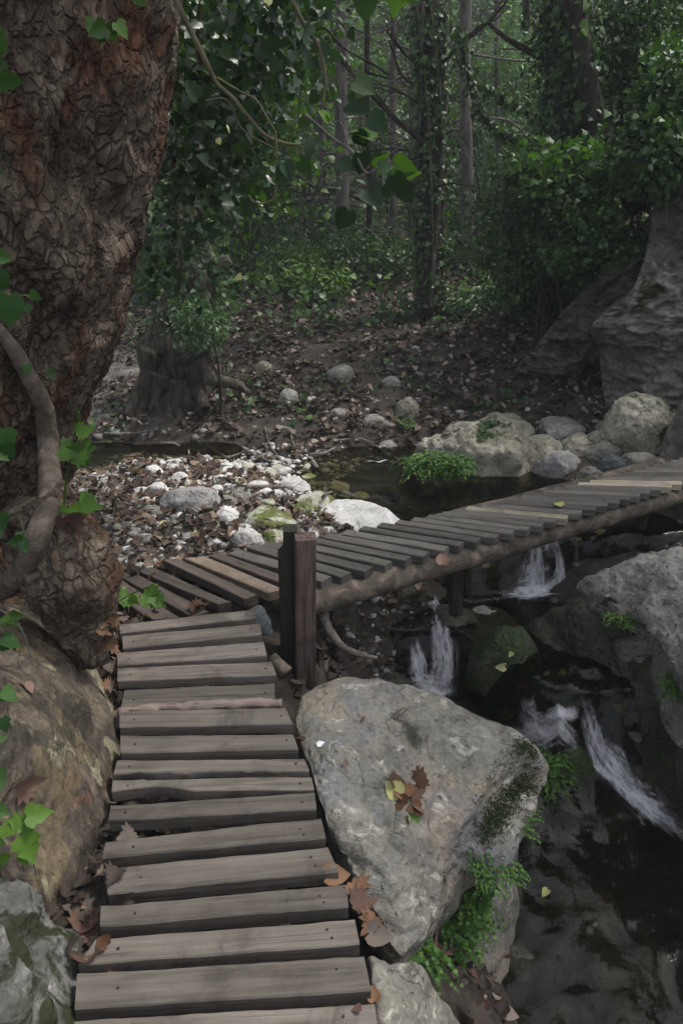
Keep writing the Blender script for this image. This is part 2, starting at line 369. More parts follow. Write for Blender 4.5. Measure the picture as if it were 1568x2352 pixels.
# boardwalk timber
def wood(name, dark, mid, light, grain=1.0, red=None):
    m, nt, p, out = new_mat(name); b = NB(nt)
    oi = b.n('ShaderNodeObjectInfo'); tc = b.n('ShaderNodeTexCoord'); cb = b.n('ShaderNodeVectorMath', operation='ADD')
    k = b.n('ShaderNodeVectorMath', operation='SCALE'); k.inputs[0].default_value = (31, 17, 5); b.L(oi.outputs['Random'], k.inputs['Scale'])
    b.L(tc.outputs['Object'], cb.inputs[0]); b.L(k.outputs[0], cb.inputs[1])
    mp = b.n('ShaderNodeMapping'); mp.inputs['Scale'].default_value = (1.6, 26, 26); b.L(cb.outputs[0], mp.inputs[0])
    mq = b.n('ShaderNodeMapping'); mq.inputs['Scale'].default_value = (5, 120, 120); b.L(cb.outputs[0], mq.inputs[0])
    g1 = b.noise(mp.outputs[0], 1.0, 5, .6, 1.4); g2 = b.noise(mq.outputs[0], 1.0, 4, .6, .3); st = b.noise(cb.outputs[0], 7, 5, .6)
    f = b.math('ADD', b.math('MULTIPLY', g1, .55), b.math('ADD', b.math('MULTIPLY', g2, .25*grain), b.math('MULTIPLY', st, .3)))
    c = b.ramp(f, [(.38, dark), (.54, mid), (.72, light)])
    c = b.mix(b.math('MULTIPLY', b.step(b.noise(cb.outputs[0], 4, 8, .75, .5), .5, .68), .6), c, tuple(x*.6 for x in dark))
    kn = b.n('ShaderNodeMapping'); kn.inputs['Scale'].default_value = (3.2, 9, 9); b.L(cb.outputs[0], kn.inputs[0]); kv = b.vor(kn.outputs[0], 1.0)
    c = b.mix(b.math('MULTIPLY', b.math('SUBTRACT', 1, b.step(kv, .04, .16)), .6), c, tuple(x*.45 for x in dark))
    ln = b.n('ShaderNodeMapping'); ln.inputs['Scale'].default_value = (2.2, 70, 70); b.L(cb.outputs[0], ln.inputs[0]); lv = b.step(b.noise(ln.outputs[0], 1.0, 3, .5, .8), .6, .68); c = b.mix(b.math('MULTIPLY', lv, .45), c, tuple(x*.4 for x in dark))
    if red: c = b.mix(b.step(b.noise(mp.outputs[0], .5, 3), .45, .6), c, red)
    rv = b.n('ShaderNodeMapRange'); rv.inputs[3].default_value = .68; rv.inputs[4].default_value = 1.22; b.L(oi.outputs['Random'], rv.inputs[0])
    x = b.n('ShaderNodeVectorMath', operation='SCALE'); b.L(c, x.inputs[0]); b.L(rv.outputs[0], x.inputs['Scale'])
    b.L(x.outputs[0], p.inputs['Base Color']); p.inputs['Roughness'].default_value = .8; p.inputs['Specular IOR Level'].default_value = .25
    b.L(b.bump(b.math('ADD', b.math('MULTIPLY', g1, .5), g2), .45, .004), p.inputs['Normal']); return m
M['plank'] = wood('weathered_plank', (.075, .065, .054), (.155, .136, .117), (.225, .2, .174))
M['plankb'] = wood('bridge_plank', (.07, .064, .055), (.12, .112, .1), (.17, .16, .143))
M['plankd'] = wood('dark_plank', (.045, .036, .03), (.08, .066, .056), (.12, .1, .085))
M['pine'] = wood('fresh_pine_plank', (.24, .2, .145), (.36, .31, .235), (.46, .41, .32))
M['tanp'] = wood('tan_plank', (.1, .076, .056), (.165, .13, .1), (.22, .175, .14))
M['postr'] = wood('reddish_post_wood', (.03, .02, .017), (.098, .064, .054), (.22, .165, .145), 1.6)
M['postd'] = wood('dark_post_wood', (.012, .013, .01), (.026, .027, .02), (.05, .048, .036))
M['barkedge'] = wood('live_bark_edge', (.1, .07, .055), (.24, .19, .16), (.38, .31, .27), 1.4)

def bark(name, kind):
    m, nt, p, out = new_mat(name); b = NB(nt)
    if kind == 'plane':
        v = b.pos((1, 1, .55)); a = b.noise(v, 9, 8, .65, .8); n3 = b.noise(v, 42, 6, .7)
        c = b.ramp(a, [(.32, (.03, .022, .016)), (.47, (.11, .084, .062)), (.6, (.23, .185, .14)), (.72, (.36, .3, .24))])
        rn = b.step(b.noise(b.pos((1.2, 1.2, .7)), 3.0, 7, .7, 1.0), .5, .66)
        c = b.mix(b.math('MULTIPLY', rn, .85), c, b.ramp(n3, [(.3, (.08, .032, .016)), (.7, (.26, .12, .066))]))
        nz = b.n('ShaderNodeTexNoise'); nz.inputs['Scale'].default_value = 8; nz.inputs['Detail'].default_value = 5; b.L(b.pos(), nz.inputs['Vector'])
        wv = b.n('ShaderNodeVectorMath', operation='SCALE'); b.L(nz.outputs['Color'], wv.inputs[0]); wv.inputs['Scale'].default_value = .12
        av = b.n('ShaderNodeVectorMath', operation='ADD'); b.L(b.pos((1, 1, .6)), av.inputs[0]); b.L(wv.outputs[0], av.inputs[1])
        crk = b.step(b.vor(av.outputs[0], 27, 'DISTANCE_TO_EDGE'), .0, .17)
        fine = b.math('SUBTRACT', 1, b.math('MULTIPLY', b.math('ABSOLUTE', b.math('SUBTRACT', b.noise(b.pos((1, 1, .5)), 22, 6, .65, 1.0), .5)), 14))
        fine = b.step(fine, 0, 1); c = b.mix(b.math('MULTIPLY', fine, .35), c, (.014, .011, .009)); c = b.mix(b.math('MULTIPLY', b.math('SUBTRACT', 1, crk), b.math('MULTIPLY', b.step(b.noise(b.pos(), 3.2, 4, .6), .38, .6), .65)), c, (.02, .015, .012))  # dark lines paint the crack shadows into the bark colour
        b.L(c, p.inputs['Base Color'])
        h = b.math('ADD', b.math('MULTIPLY', a, .6), b.math('ADD', b.math('MULTIPLY', n3, .45), b.math('MULTIPLY', crk, .45)))
        b.L(b.bump(h, .9, .03), p.inputs['Normal'])
    elif kind == 'camo':
        v = b.pos((1, 1, .6)); w_ = b.noise(v, 5, 6, .62, 1.1); w2 = b.noise(v, 11, 7, .65, .9); n3 = b.noise(v, 50, 5, .7)
        c = b.ramp(w2, [(.35, (.06, .05, .04)), (.5, (.125, .104, .082)), (.65, (.18, .146, .112))])
        c = b.mix(b.math('MULTIPLY', b.step(b.noise(v, 4.2, 4, .55, .8), .53, .56), .8), c, (.185, .15, .092))
        c = b.mix(b.step(b.noise(b.coord('Object', (1.4, 1.4, .8)), 3.4, 3, .5, .6), .57, .585), c, (.3, .275, .185))
        c = b.mix(b.math('MULTIPLY', b.step(w_, .53, .56), .75), c, (.052, .048, .037))
        c = b.mix(b.math('MULTIPLY', b.step(b.noise(v, 8, 4, .6, .5), .67, .69), .6), c, (.2, .11, .075))
        ed = b.math('SUBTRACT', 1, b.math('MULTIPLY', b.math('ABSOLUTE', b.math('SUBTRACT', b.noise(v, 6.5, 5, .6, 1.2), .5)), 40))
        c = b.mix(b.math('MULTIPLY', b.step(ed, 0, 1), .55), c, (.035, .027, .02)); c = b.mix(.75, c, b.ramp(n3, [(.3, (.18, .18, .18)), (.7, (.74, .74, .74))]), 'OVERLAY')
        b.L(c, p.inputs['Base Color'])
        b.L(b.bump(b.math('ADD', b.math('MULTIPLY', w2, .8), b.math('MULTIPLY', n3, .2)), .7, .025), p.inputs['Normal'])
    else:
        dark, mid, light = kind[:3]
        v = b.pos((1, 1, .22) if len(kind) < 4 else (1, 1, 1)); a = b.noise(v, 26 if len(kind) < 4 else kind[3], 7, .65, .6); n3 = b.noise(b.pos(), 60, 4, .7)
        c = b.ramp(a, [(.32, dark), (.5, mid), (.68, light)]); b.L(c, p.inputs['Base Color'])
        b.L(b.bump(b.math('ADD', a, b.math('MULTIPLY', n3, .3)), .8, .02), p.inputs['Normal'])
    p.inputs['Roughness'].default_value = .9; p.inputs['Specular IOR Level'].default_value = .2; return m
M['bark'] = bark('plane_bark', 'plane'); M['camo'] = bark('flaking_plane_bark', 'camo')
M['vine'] = bark('vine_bark', ((.065, .052, .04), (.135, .11, .088), (.22, .185, .155), 18))
M['dbark'] = bark('dark_bark', ((.014, .012, .009), (.04, .034, .026), (.085, .072, .056)))
M['gbark'] = bark('grey_bark', ((.06, .05, .046), (.14, .122, .112), (.25, .225, .21)))
M['pbark'] = bark('pale_bark', ((.14, .13, .13), (.3, .28, .28), (.45, .43, .43)))
M['obark'] = bark('old_tree_bark', ((.02, .018, .014), (.065, .057, .046), (.14, .125, .1)))
M['logb'] = bark('log_bark', ((.04, .034, .027), (.1, .086, .068), (.25, .19, .155), 11))
M['stick'] = bark('dead_twig_wood', ((.08, .068, .06), (.17, .15, .135), (.32, .29, .265), 20))
M['twigg'] = bark('ivy_stem_wood', ((.06, .055, .03), (.13, .12, .07), (.22, .2, .13)))

def leafm(name, c0, c1, c2, trans=.25, rough=.42, spec=.5):
    m, nt, p, out = new_mat(name); b = NB(nt)
    at = b.n('ShaderNodeAttribute', attribute_name='rnd'); c = b.ramp(at.outputs['Fac'], [(.1, c0), (.6, c1), (.95, c2)])
    c = b.mix(.3, c, b.ramp(b.noise(b.pos(), 35, 3), [(.3, (.35, .35, .35)), (.7, (.65, .65, .65))]), 'OVERLAY')
    b.L(c, p.inputs['Base Color']); p.inputs['Roughness'].default_value = rough; p.inputs['Specular IOR Level'].default_value = spec
    if trans:
        t = b.n('ShaderNodeBsdfTranslucent'); cc = b.mix(1.0, c, (1.3, 1.5, .5), 'MULTIPLY'); b.L(cc, t.inputs[0])
        mx = b.n('ShaderNodeMixShader'); mx.inputs[0].default_value = trans; b.L(p.outputs[0], mx.inputs[1]); b.L(t.outputs[0], mx.inputs[2]); b.L(mx.outputs[0], out.inputs[0])
    return m
M['ivy'] = leafm('ivy_leaves', (.014, .034, .014), (.024, .056, .022), (.05, .1, .026), .2, .5, .35)
M['ivyc'] = leafm('ivy_curtain_leaves', (.014, .034, .015), (.03, .066, .027), (.075, .15, .034), .25, .33, .6)
M['dark'] = leafm('dark_foliage', (.022, .052, .016), (.042, .095, .024), (.085, .17, .032), .25, .45)
M['palef'] = leafm('pale_lit_foliage', (.07, .13, .06), (.16, .26, .14), (.34, .46, .33), .35, .35, .7)  # glints of light on the tree painted as paler leaf colours
M['mid'] = leafm('mid_foliage', (.03, .07, .018), (.06, .13, .024), (.1, .2, .03), .35, .45)
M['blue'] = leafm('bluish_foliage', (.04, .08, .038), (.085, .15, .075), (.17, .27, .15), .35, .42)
M['ivyl'] = leafm('near_ivy_leaves', (.025, .075, .018), (.04, .105, .026), (.065, .15, .035), .3, .45, .35)
M['bright'] = leafm('bright_foliage', (.05, .1, .014), (.09, .175, .022), (.15, .26, .035), .4, .45)
M['fern'] = leafm('fern_leaves', (.04, .11, .016), (.075, .18, .024), (.125, .26, .036), .4, .5)
M['sprout'] = leafm('young_plane_leaves', (.05, .115, .015), (.075, .165, .022), (.11, .21, .03), .35, .5, .3)
M['brown'] = leafm('dead_leaves', (.065, .034, .02), (.13, .064, .036), (.22, .125, .075), .1, .7, .25)
M['litter'] = leafm('leaf_litter', (.035, .027, .022), (.1, .076, .062), (.28, .225, .19), .1, .7, .25)
M['litterb'] = leafm('brown_leaf_litter', (.045, .03, .022), (.115, .078, .058), (.25, .185, .14), .1, .7, .25)
M['litterg'] = leafm('leaf_litter_dull', (.03, .023, .018), (.062, .049, .039), (.12, .1, .084), .05, .7, .25)
M['yellow'] = leafm('yellow_leaves', (.42, .4, .14), (.55, .54, .22), (.62, .6, .36), .2, .6, .3)
M['pinkish'] = leafm('dead_plane_leaves', (.09, .052, .04), (.15, .088, .068), (.24, .15, .12), .05, .7, .25)
def plain(name, col, rough=.7):
    m, nt, p, out = new_mat(name); b = NB(nt); c = b.ramp(b.noise(b.pos(), 60, 4), [(.3, tuple(x*.7 for x in col)), (.7, tuple(min(1, x*1.2) for x in col))])
    b.L(c, p.inputs['Base Color']); p.inputs['Roughness'].default_value = rough; return m
M['nail'] = plain('rusty_nail', (.025, .02, .018)); M['white'] = plain('bird_dropping', (.85, .85, .85)); M['moss'] = plain('moss', (.035, .05, .01), .95)

# water: clear brownish, glossy
m, nt, p, out = new_mat('stream_water'); nt.nodes.remove(p); b = NB(nt)
v = b.pos((1, 1, 1)); tr = b.n('ShaderNodeBsdfTransparent'); tr.inputs[0].default_value = (.44, .42, .31, 1)
gl = b.n('ShaderNodeBsdfGlossy'); gl.inputs['Roughness'].default_value = .13; gl.inputs[0].default_value = (.8, .82, .8, 1)
bn = b.bump(b.math('ADD', b.noise(v, 9, 3, .5, .6), b.math('MULTIPLY', b.noise(v, 34, 3, .5), .3)), .25, .02); b.L(bn, gl.inputs['Normal'])
fr = b.n('ShaderNodeFresnel'); fr.inputs[0].default_value = 1.33; b.L(bn, fr.inputs['Normal'])
mx = b.n('ShaderNodeMixShader'); b.L(fr.outputs[0], mx.inputs[0]); b.L(tr.outputs[0], mx.inputs[1]); b.L(gl.outputs[0], mx.inputs[2]); b.L(mx.outputs[0], out.inputs[0]); M['water'] = m
# white water: torn streaks along the flow
def foamm(name, lo, hi, op):
    m, nt, p, out = new_mat(name); b = NB(nt)
    uvn = b.n('ShaderNodeUVMap', uv_map='flow'); mp = b.n('ShaderNodeMapping'); mp.inputs['Scale'].default_value = (9, 1.5, 1); b.L(uvn.outputs[0], mp.inputs[0])
    mq = b.n('ShaderNodeMapping'); mq.inputs['Scale'].default_value = (14, 9, 1); b.L(uvn.outputs[0], mq.inputs[0])
    a = b.math('ADD', b.math('MULTIPLY', b.noise(mp.outputs[0], 2.2, 7, .65, .7), .55), b.math('MULTIPLY', b.noise(mq.outputs[0], 2.0, 6, .7, .6), .45)); sx = b.n('ShaderNodeSeparateXYZ'); b.L(uvn.outputs[0], sx.inputs[0])
    at = b.n('ShaderNodeAttribute', attribute_name='rnd')
    f = b.math('MULTIPLY', b.step(b.math('ADD', a, b.math('MULTIPLY', b.math('SUBTRACT', at.outputs['Fac'], .75), .55)), lo, hi), op)
    p.inputs['Base Color'].default_value = (.8, .8, .86, 1); p.inputs['Roughness'].default_value = .35; b.L(f, p.inputs['Alpha'])
    b.L(b.bump(a, .35, .02), p.inputs['Normal']); return m
M['foam'] = foamm('white_water', .41, .76, .85)

# ------------------------------------------------------------------ the ground
TC = [(-1.6, .6, -.1), (-1.6, 2, -.08), (-1, 1.4, -.13), (-.9, 2.4, -.13), (-.3, .8, -.16), (-.35, 2, -.17), (-.3, 2.7, -.17), (0, 1.0, -.35), (.02, 1.5, -.42), (.05, 2.2, -.45),
      (0, 2.8, -.42), (.1, 3.1, -.62), (0, 3.4, -.3), (.3, 3.3, -.95), (.5, 2.9, -1.15), (.9, 3.65, -.82), (1.15, 4.2, -.52), (.75, 2.2, -1.35), (1.3, 2.2, -1.4), (.9, 1.3, -1.35), (1.6, 1.2, -1.4),
      (.43, 1.6, -.72), (.55, 1.35, -.78), (.68, 1.7, -1.2), (.3, 1.0, -.7), (.45, 2.4, -1.1), (1.0, 2.9, -.9), (1.9, 3.2, -.7), (2.1, 2.2, -.8), (2.2, 3.6, -.35), (3, 3, .2), (3.4, 1.5, .2), (1.7, 4.5, -.28), (2.2, 4.6, -.12), (3, 4.8, .1), (1.4, 3.9, -.45), (1.7, 3.75, -.5),
      (.1, 4.5, -.42), (.6, 4.8, -.6), (1.0, 4.6, -.6), (-1, 5.2, -.285), (-1, 5.36, -.44), (-1, 5.54, -.25), (-.45, 5.12, -.285), (-.45, 5.32, -.26), (-.1, 5.3, -.29), (-.4, 5.56, -.24), (-1.8, 5.3, -.42), (-1.8, 5.55, -.24), (-3, 5.4, -.4), (.1, 4.9, -.42), (.2, 5.3, -.38), (.7, 5.25, -.42), (.35, 5.5, -.24), (1.2, 5.0, -.32), (1.5, 4.75, -.28), (.35, 4.25, -.4),
      (-.5, 3.5, -.13), (-1, 3.3, -.1), (-1.05, 4, -.13), (-.3, 3.9, -.16), (-.6, 4.4, -.19), (-1.2, 4.6, -.21), (-.2, 4.4, -.26), (-.7, 4.95, -.3), (-1.5, 4.9, -.27), (0, 3.75, -.2), (.25, 4.0, -.33), (-1.9, 4.2, -.15), (-3, 4.2, -.1), (-3, 2.5, .1),
      (-.3, 5.75, -.2), (.5, 5.75, -.17), (1.3, 5.6, -.05), (2.2, 5.6, .15), (3.2, 5.6, .5), (-1.5, 5.8, -.17), (-2.6, 5.8, -.16), (-4, 6, -.1), (0, 6.3, -.02), (1, 6.3, .08), (0, 7, .07), (1, 7.2, .18), (2, 7, .6), (3, 7, 1.3), (2.4, 6.2, .35), (-1.3, 6.5, -.12), (-2.2, 7, .02), (-2.6, 8.5, .2), (-4, 8, .4),
      (0, 8, .22), (1, 8, .28), (2, 8.4, .55), (3.3, 8.5, 1.2), (-1.2, 8, .25), (0, 10, .5), (1.5, 10, .6), (2.5, 10.5, .8), (5, 10, 2.2), (-3, 11, .9), (-6, 10, 1.6), (1.5, 12, .85), (-1, 13, 1.3), (2.5, 13.5, 1.25),
      (0, 17, 3.4), (-5, 16, 3.6), (5, 16, 3.8), (10, 14, 5.), (-10, 13, 4.5), (0, 24, 7.8), (8, 24, 8.4), (-8, 24, 8.2), (16, 20, 9), (-16, 20, 9), (0, 38, 16), (20, 38, 17), (-20, 38, 17), (25, 5, 9), (-25, 5, 8), (10, 5, 3.2), (-9, 4, 1.8), (6, 1, 1.2), (0, -5, 0), (12, -8, 4), (-12, -8, 3), (0, -15, 1.5), (0, 60, 26), (30, 60, 28), (-30, 60, 28), (0, -30, 4)]
TC = np.array(TC, float)
def _phi(A, B): return np.linalg.norm(A[:, None]-B[None], axis=2)
_K = _phi(TC[:, :2], TC[:, :2]) - np.eye(len(TC))*.004
_n = len(TC); _A = np.block([[_K, np.ones((_n, 1)), TC[:, :2]], [np.ones((1, _n)), np.zeros((1, 3))], [TC[:, :2].T, np.zeros((2, 3))]])
_w = np.linalg.solve(_A, np.concatenate([TC[:, 2], np.zeros(3)]))
def tz(x, y):
    P = np.column_stack([np.ravel(x), np.ravel(y)]); out = np.zeros(len(P))
    for k in range(0, len(P), 20000): q = P[k:k+20000]; out[k:k+20000] = _phi(q, TC[:, :2])@_w[:_n]+_w[_n]+q@_w[_n+1:]
    P3 = np.column_stack([P, np.zeros(len(P))]); far = sstep(6, 16, P[:, 1])
    out += .02*fbm(P3, 3.2, 4) + .07*fbm(P3, 1.1, 3, 5)*sstep(5.4, 8, P[:, 1]) + .25*far*fbm(P3, .35, 3, 9)
    return out
def gs(a, b, n, c, pw):                             # fine near c, coarse far away
    t = np.linspace(-1, 1, n); s = np.sign(t)*np.abs(t)**pw; return np.where(s < 0, c+s*(c-a), c+s*(b-c))
gx = gs(-30, 30, 430, .2, 2.6); gy = gs(-30, 60, 460, 4.6, 2.6)
X, Y = np.meshgrid(gx, gy); tzv = tz(X, Y); TV = np.column_stack([X.ravel(), Y.ravel(), tzv]); TF = grid_faces(len(gy), len(gx))
ground = mk('ground', TV, TF, M['soil']); tag(ground, kind='structure'); GROUND.add(TV, TF); SOLID.add(TV, TF)

# ------------------------------------------------------------------ the stream: one sheet that steps down
def lvl(x, y):
    P = np.column_stack([x, y, np.zeros(len(x))]); j = .05*noise(P, 5)
    y1 = 4.0+j+.1*noise(P, 2.5, 3); y2 = np.interp(x, [.6, 1.0], [3.5, 3.0])+j
    return (-.3 - .33*sstep(0, .16, y1-y) - .3*sstep(0, .22, y2-y) - .18*sstep(2.95, 2.5, y)*np.ones_like(x))
wx = np.arange(-4, 3.2, .03); wy = np.arange(.3, 6.2, .03); X, Y = np.meshgrid(wx, wy); X = X.ravel(); Y = Y.ravel(); Z = lvl(X, Y)
turb = sstep(3.6, 3.2, Y)*sstep(.2, .5, X); P3 = np.column_stack([X, Y, Y*0])
Z += (.004+.012*turb)*fbm(P3, 7, 3); WV = np.column_stack([X, Y, Z]); WF = grid_faces(len(wy), len(wx))
keep = (tz(X, Y) < Z+.12)[WF].any(1); WF = WF[keep]; used = np.unique(WF); re = np.full(len(WV), -1); re[used] = np.arange(len(used)); WV = WV[used]; WF = re[WF]
water = mk('water', WV, WF, M['water']); tag(water, kind='structure'); WATER = BV(); WATER.add(WV, WF)

# ------------------------------------------------------------------ boardwalk and footbridge
def put_plank(par, quad, th, mat, seed, z=0.0, label=None, nails=(), raw=False, edge=None):
    NL, NR, FR, FL = [np.array(q) for q in quad]; ex = NR-NL; Ln = np.linalg.norm(ex); ex = ex/Ln; ey = np.array([-ex[1], ex[0], 0])
    r_ = np.random.default_rng(seed); n = 40; t = np.linspace(0, 1, n)
    wl = (FL-NL)@ey; wr = (FR-NR)@ey; xl = (FL-NL)@ex; xr = (FR-NR)@ex
    b_ = .0035; rows = []
    for k, f in enumerate(t):
        wd = wl+(wr-wl)*f; sh = xl*(1-f)+xr*f
        sec = [(0, -th), (0, -b_), (b_, 0), (wd*.33, 0), (wd*.66, 0), (wd-b_, 0), (wd, -b_), (wd, -th)]
        rows.append([[f*Ln+sh*(y/wd if wd else 0), y, zz] for y, zz in sec])
    V = np.array(rows).reshape(-1, 3); Pn = V*[1, 1, 1]+seed*1.7
    V[:, 1] += .003*noise(Pn*[1, 1, 1], 5)+.0015*noise(Pn, 22); V[:, 2] += .0022*noise(Pn, 4.5)+.0012*noise(Pn, 18)
    if raw: V[:, 1] += np.where(V[:, 1] < .03, .012*fbm(Pn, 9, 4), 0)
    if edge is not None:                             # a bite out of the near edge
        e0, e1, dp = edge; fx = V[:, 0]/Ln; V[:, 1] += np.where(V[:, 1] < .03, dp*np.clip(np.sin((fx-e0)/(e1-e0)*math.pi), 0, 1)*((fx > e0) & (fx < e1)), 0)
    F = grid_faces(n, 8, True); k = np.arange(1, 7)
    c0 = np.stack([np.zeros(6, int), k+1, k], 1)[:, [0, 1, 2]]; c1 = c0[:, ::-1]+(n-1)*8
    Rm = np.stack([ex, ey, [0, 0, 1]]); W = V@Rm+NL
    me = mk('plank', V, [F, np.vstack([c0, c1])], mat, None, np.zeros(3)); me.data.shade_smooth() if False else None
    for p in me.data.polygons: pass
    me.parent = par; base = WL[par.name]; me.location = NL-base; me.rotation_euler = (0, 0, math.atan2(ex[1], ex[0])); WL[me.name] = NL
    fl = np.zeros(len(me.data.polygons), bool); me.data.polygons.foreach_set('use_smooth', fl)
    if label: me['label'] = label
    SOLID.add(W, [F, np.vstack([c0, c1])])
    for (fx, fy) in nails:                           # nail heads in plank coordinates
        rr = .0036; a = np.linspace(0, 2*math.pi, 8, endpoint=False); c = np.array([fx*Ln, wl*fy, .0012])
        nv = np.vstack([np.column_stack([c[0]+rr*np.cos(a), c[1]+rr*np.sin(a), np.full(8, c[2])]), np.column_stack([c[0]+rr*np.cos(a), c[1]+rr*np.sin(a), np.full(8, c[2]-.006)])])
        o = mk('nail', nv, [grid_faces(2, 8, True), np.arange(8)[None]], M['nail'], None, np.zeros(3)); o.parent = me
    return me
def quadpx(q, z): return [G(u, v, z) for u, v in q]
walk = thing('boardwalk', G(500, 2000, -.15), 'near run of worn planks laid crosswise between the big tree and the tan boulder', 'boardwalk')
WALK = [  # near-left, near-right, far-right, far-left in picture pixels
 ((276, 1454), (589, 1418), (585, 1399), (275, 1434)), ((283, 1489), (601, 1456), (597, 1432), (281, 1461)), ((270, 1529), (613, 1504), (605, 1474), (270, 1499)), ((270, 1564), (635, 1549), (623, 1519), (270, 1534)),
 ((277, 1630), (632, 1613), (630, 1568), (287, 1583)), ((275, 1670), (672, 1663), (655, 1625), (275, 1633)), ((277, 1728), (685, 1720), (672, 1686), (277, 1688)), ((262, 1775), (710, 1768), (697, 1740), (270, 1745)),
 ((257, 1818), (721, 1813), (715, 1783), (260, 1790)), ((250, 1884), (727, 1859), (722, 1820), (255, 1848)), ((235, 1970), (748, 1924), (737, 1878), (243, 1932)), ((248, 2054), (777, 2002), (752, 1945), (240, 1993)),
 ((230, 2127), (800, 2083), (795, 2030), (232, 2080)), ((180, 2215), (826, 2168), (814, 2112), (222, 2153)), ((172, 2318), (852, 2275), (835, 2195), (178, 2235)), ((165, 2420), (870, 2380), (860, 2303), (172, 2343)), ((150, 2540), (890, 2490), (878, 2410), (160, 2455))]
for k, q in enumerate(WALK):
    z = [0, -.002, .002, 0][k % 4]; nl = [(.93, .5), (.07, .45)] if k < 10 else [(.9, .3), (.885, .65), (.13, .5)]
    lab = {4: 'plank with a rough strip of bark along its near edge', 7: 'plank split along its near edge', 9: 'plank with a curved gap before it'}.get(k)
    put_plank(walk, quadpx(q, z), .036 if k < 8 else .042, M['plank'], k+1, label=lab, nails=nl, raw=(k in (4, 7)), edge=(.0, .4, .02) if k == 8 else None)
# the bark strip on the fifth plank
q = quadpx(((272, 1634), (640, 1614), (640, 1598), (272, 1606)), -.004)
V, F = tube([q[0]+[0, .008, -.01], .5*(q[0]+q[1])+[0, .013, -.008], q[1]+[.01, .008, -.008]], [.017, .02, .016], 12, 60, .35, 20)
mk('bark_strip', V, F, M['barkedge'], walk)
for s, pts in ((0, [(300, 1440), (300, 1600), (300, 1850), (260, 2100), (250, 2420)]), (1, [(560, 1440), (590, 1600), (650, 1850), (700, 2100), (760, 2420)])):
    P = [G(u, v, -.085) for u, v in pts]; V, F = tube(P, .036, 10, 40, .1, 9); mk('stringer', V, F, M['dbark'], walk); SOLID.add(V, F)
for pp in [((278, 1500), (276, 1620))]:
    P = [G(u, v, -.05) for u, v in pp]; V, F = tube(P, .012, 8, 10, .1); mk('side_rail', V, F, M['dbark'], walk)

land = thing('boardwalk_corner', G(440, 1340, -.15), 'fan of darker planks turning the corner between the near boardwalk and the bridge', 'boardwalk')
LAND = [((246, 1354), (347, 1423), (413, 1418), (272.6, 1326), -.04), ((267.6, 1319.4), (442, 1416.6), (480, 1405), (307, 1313), -.03), ((318.7, 1311.8), (501, 1387.6), (531, 1382), (350, 1301), -.02),
        ((374.7, 1286.4), (561, 1375.4), (593, 1365), (409, 1283), -.012), ((422.5, 1281.5), (617.6, 1362), (652, 1353), (472, 1277.5), -.004), ((481.8, 1277), (679.6, 1351), (706, 1341), (508, 1270), -.002)]
for k, (a, b_, c, d, z) in enumerate(LAND):
    put_plank(land, quadpx((a, b_, c, d), z), .04, M['tanp'] if k == 4 else M['plankd'], 40+k, label='paler tan plank of the corner' if k == 4 else None, nails=[(.08, .5), (.93, .4)])
P = [G(u, v, -.1) for u, v in ((330, 1350), (480, 1320), (640, 1290))]; V, F = tube(P, .035, 10, 20, .1); mk('stringer', V, F, M['dbark'], land)
P = [G(u, v, -.1) for u, v in ((380, 1440), (520, 1405), (700, 1370))]; V, F = tube(P, .035, 10, 20, .1); mk('stringer', V, F, M['dbark'], land)

bridge = thing('footbridge', G(1050, 1260, -.3), 'narrow plank footbridge on long log beams crossing the stream to the right', 'footbridge')
BR = [((524.7, 1271.6), (738, 1336)), ((565.9, 1256.8), (783.3, 1326)), ((600, 1252), (837.5, 1313)), ((645, 1246), (884, 1299)), ((692, 1240), (930, 1287.4)),
 ((739.4, 1233.8), (972.2, 1277.8)), ((783.3, 1225.6), (1018.2, 1265.2)), ((822.9, 1216.3), (1054.2, 1253.5)), ((865.3, 1208.3), (1093.2, 1245)), ((906, 1201.5), (1137, 1235.5)), ((943, 1195.5), (1174, 1226.5)),
 ((977, 1189.5), (1210, 1218)), ((1010, 1182.5), (1243, 1208.5)), ((1041, 1176.5), (1273, 1199.5)), ((1068, 1171), (1300.5, 1191)), ((1102.6, 1163.7), (1333, 1181)), ((1136, 1157.5), (1366, 1171.6)), ((1166, 1150.7), (1393.5, 1163)),
 ((1195, 1144.7), (1421, 1155.3)), ((1221.5, 1138.2), (1446, 1147.5)), ((1246.4, 1132), (1469, 1140)), ((1272, 1126.2), (1492, 1133)), ((1300, 1120.8), (1517, 1126)), ((1327, 1115), (1542, 1118.5)), ((1354, 1109), (1566, 1111.7)),
 ((1380, 1103), (1592, 1104.5)), ((1406, 1097), (1617, 1097.6)), ((1431, 1091), (1642, 1090.6)), ((1455, 1085), (1666, 1083.6)), ((1478, 1078.5), (1690, 1076.8)), ((1500, 1073), (1712, 1070)), ((1521, 1067.6), (1734, 1064)), ((1541, 1062.6), (1755, 1058)), ((1561, 1057.6), (1776, 1052)), ((1581, 1052.5), (1797, 1046)), ((1601, 1047.5), (1818, 1040)), ((1621, 1042.5), (1838, 1034))]
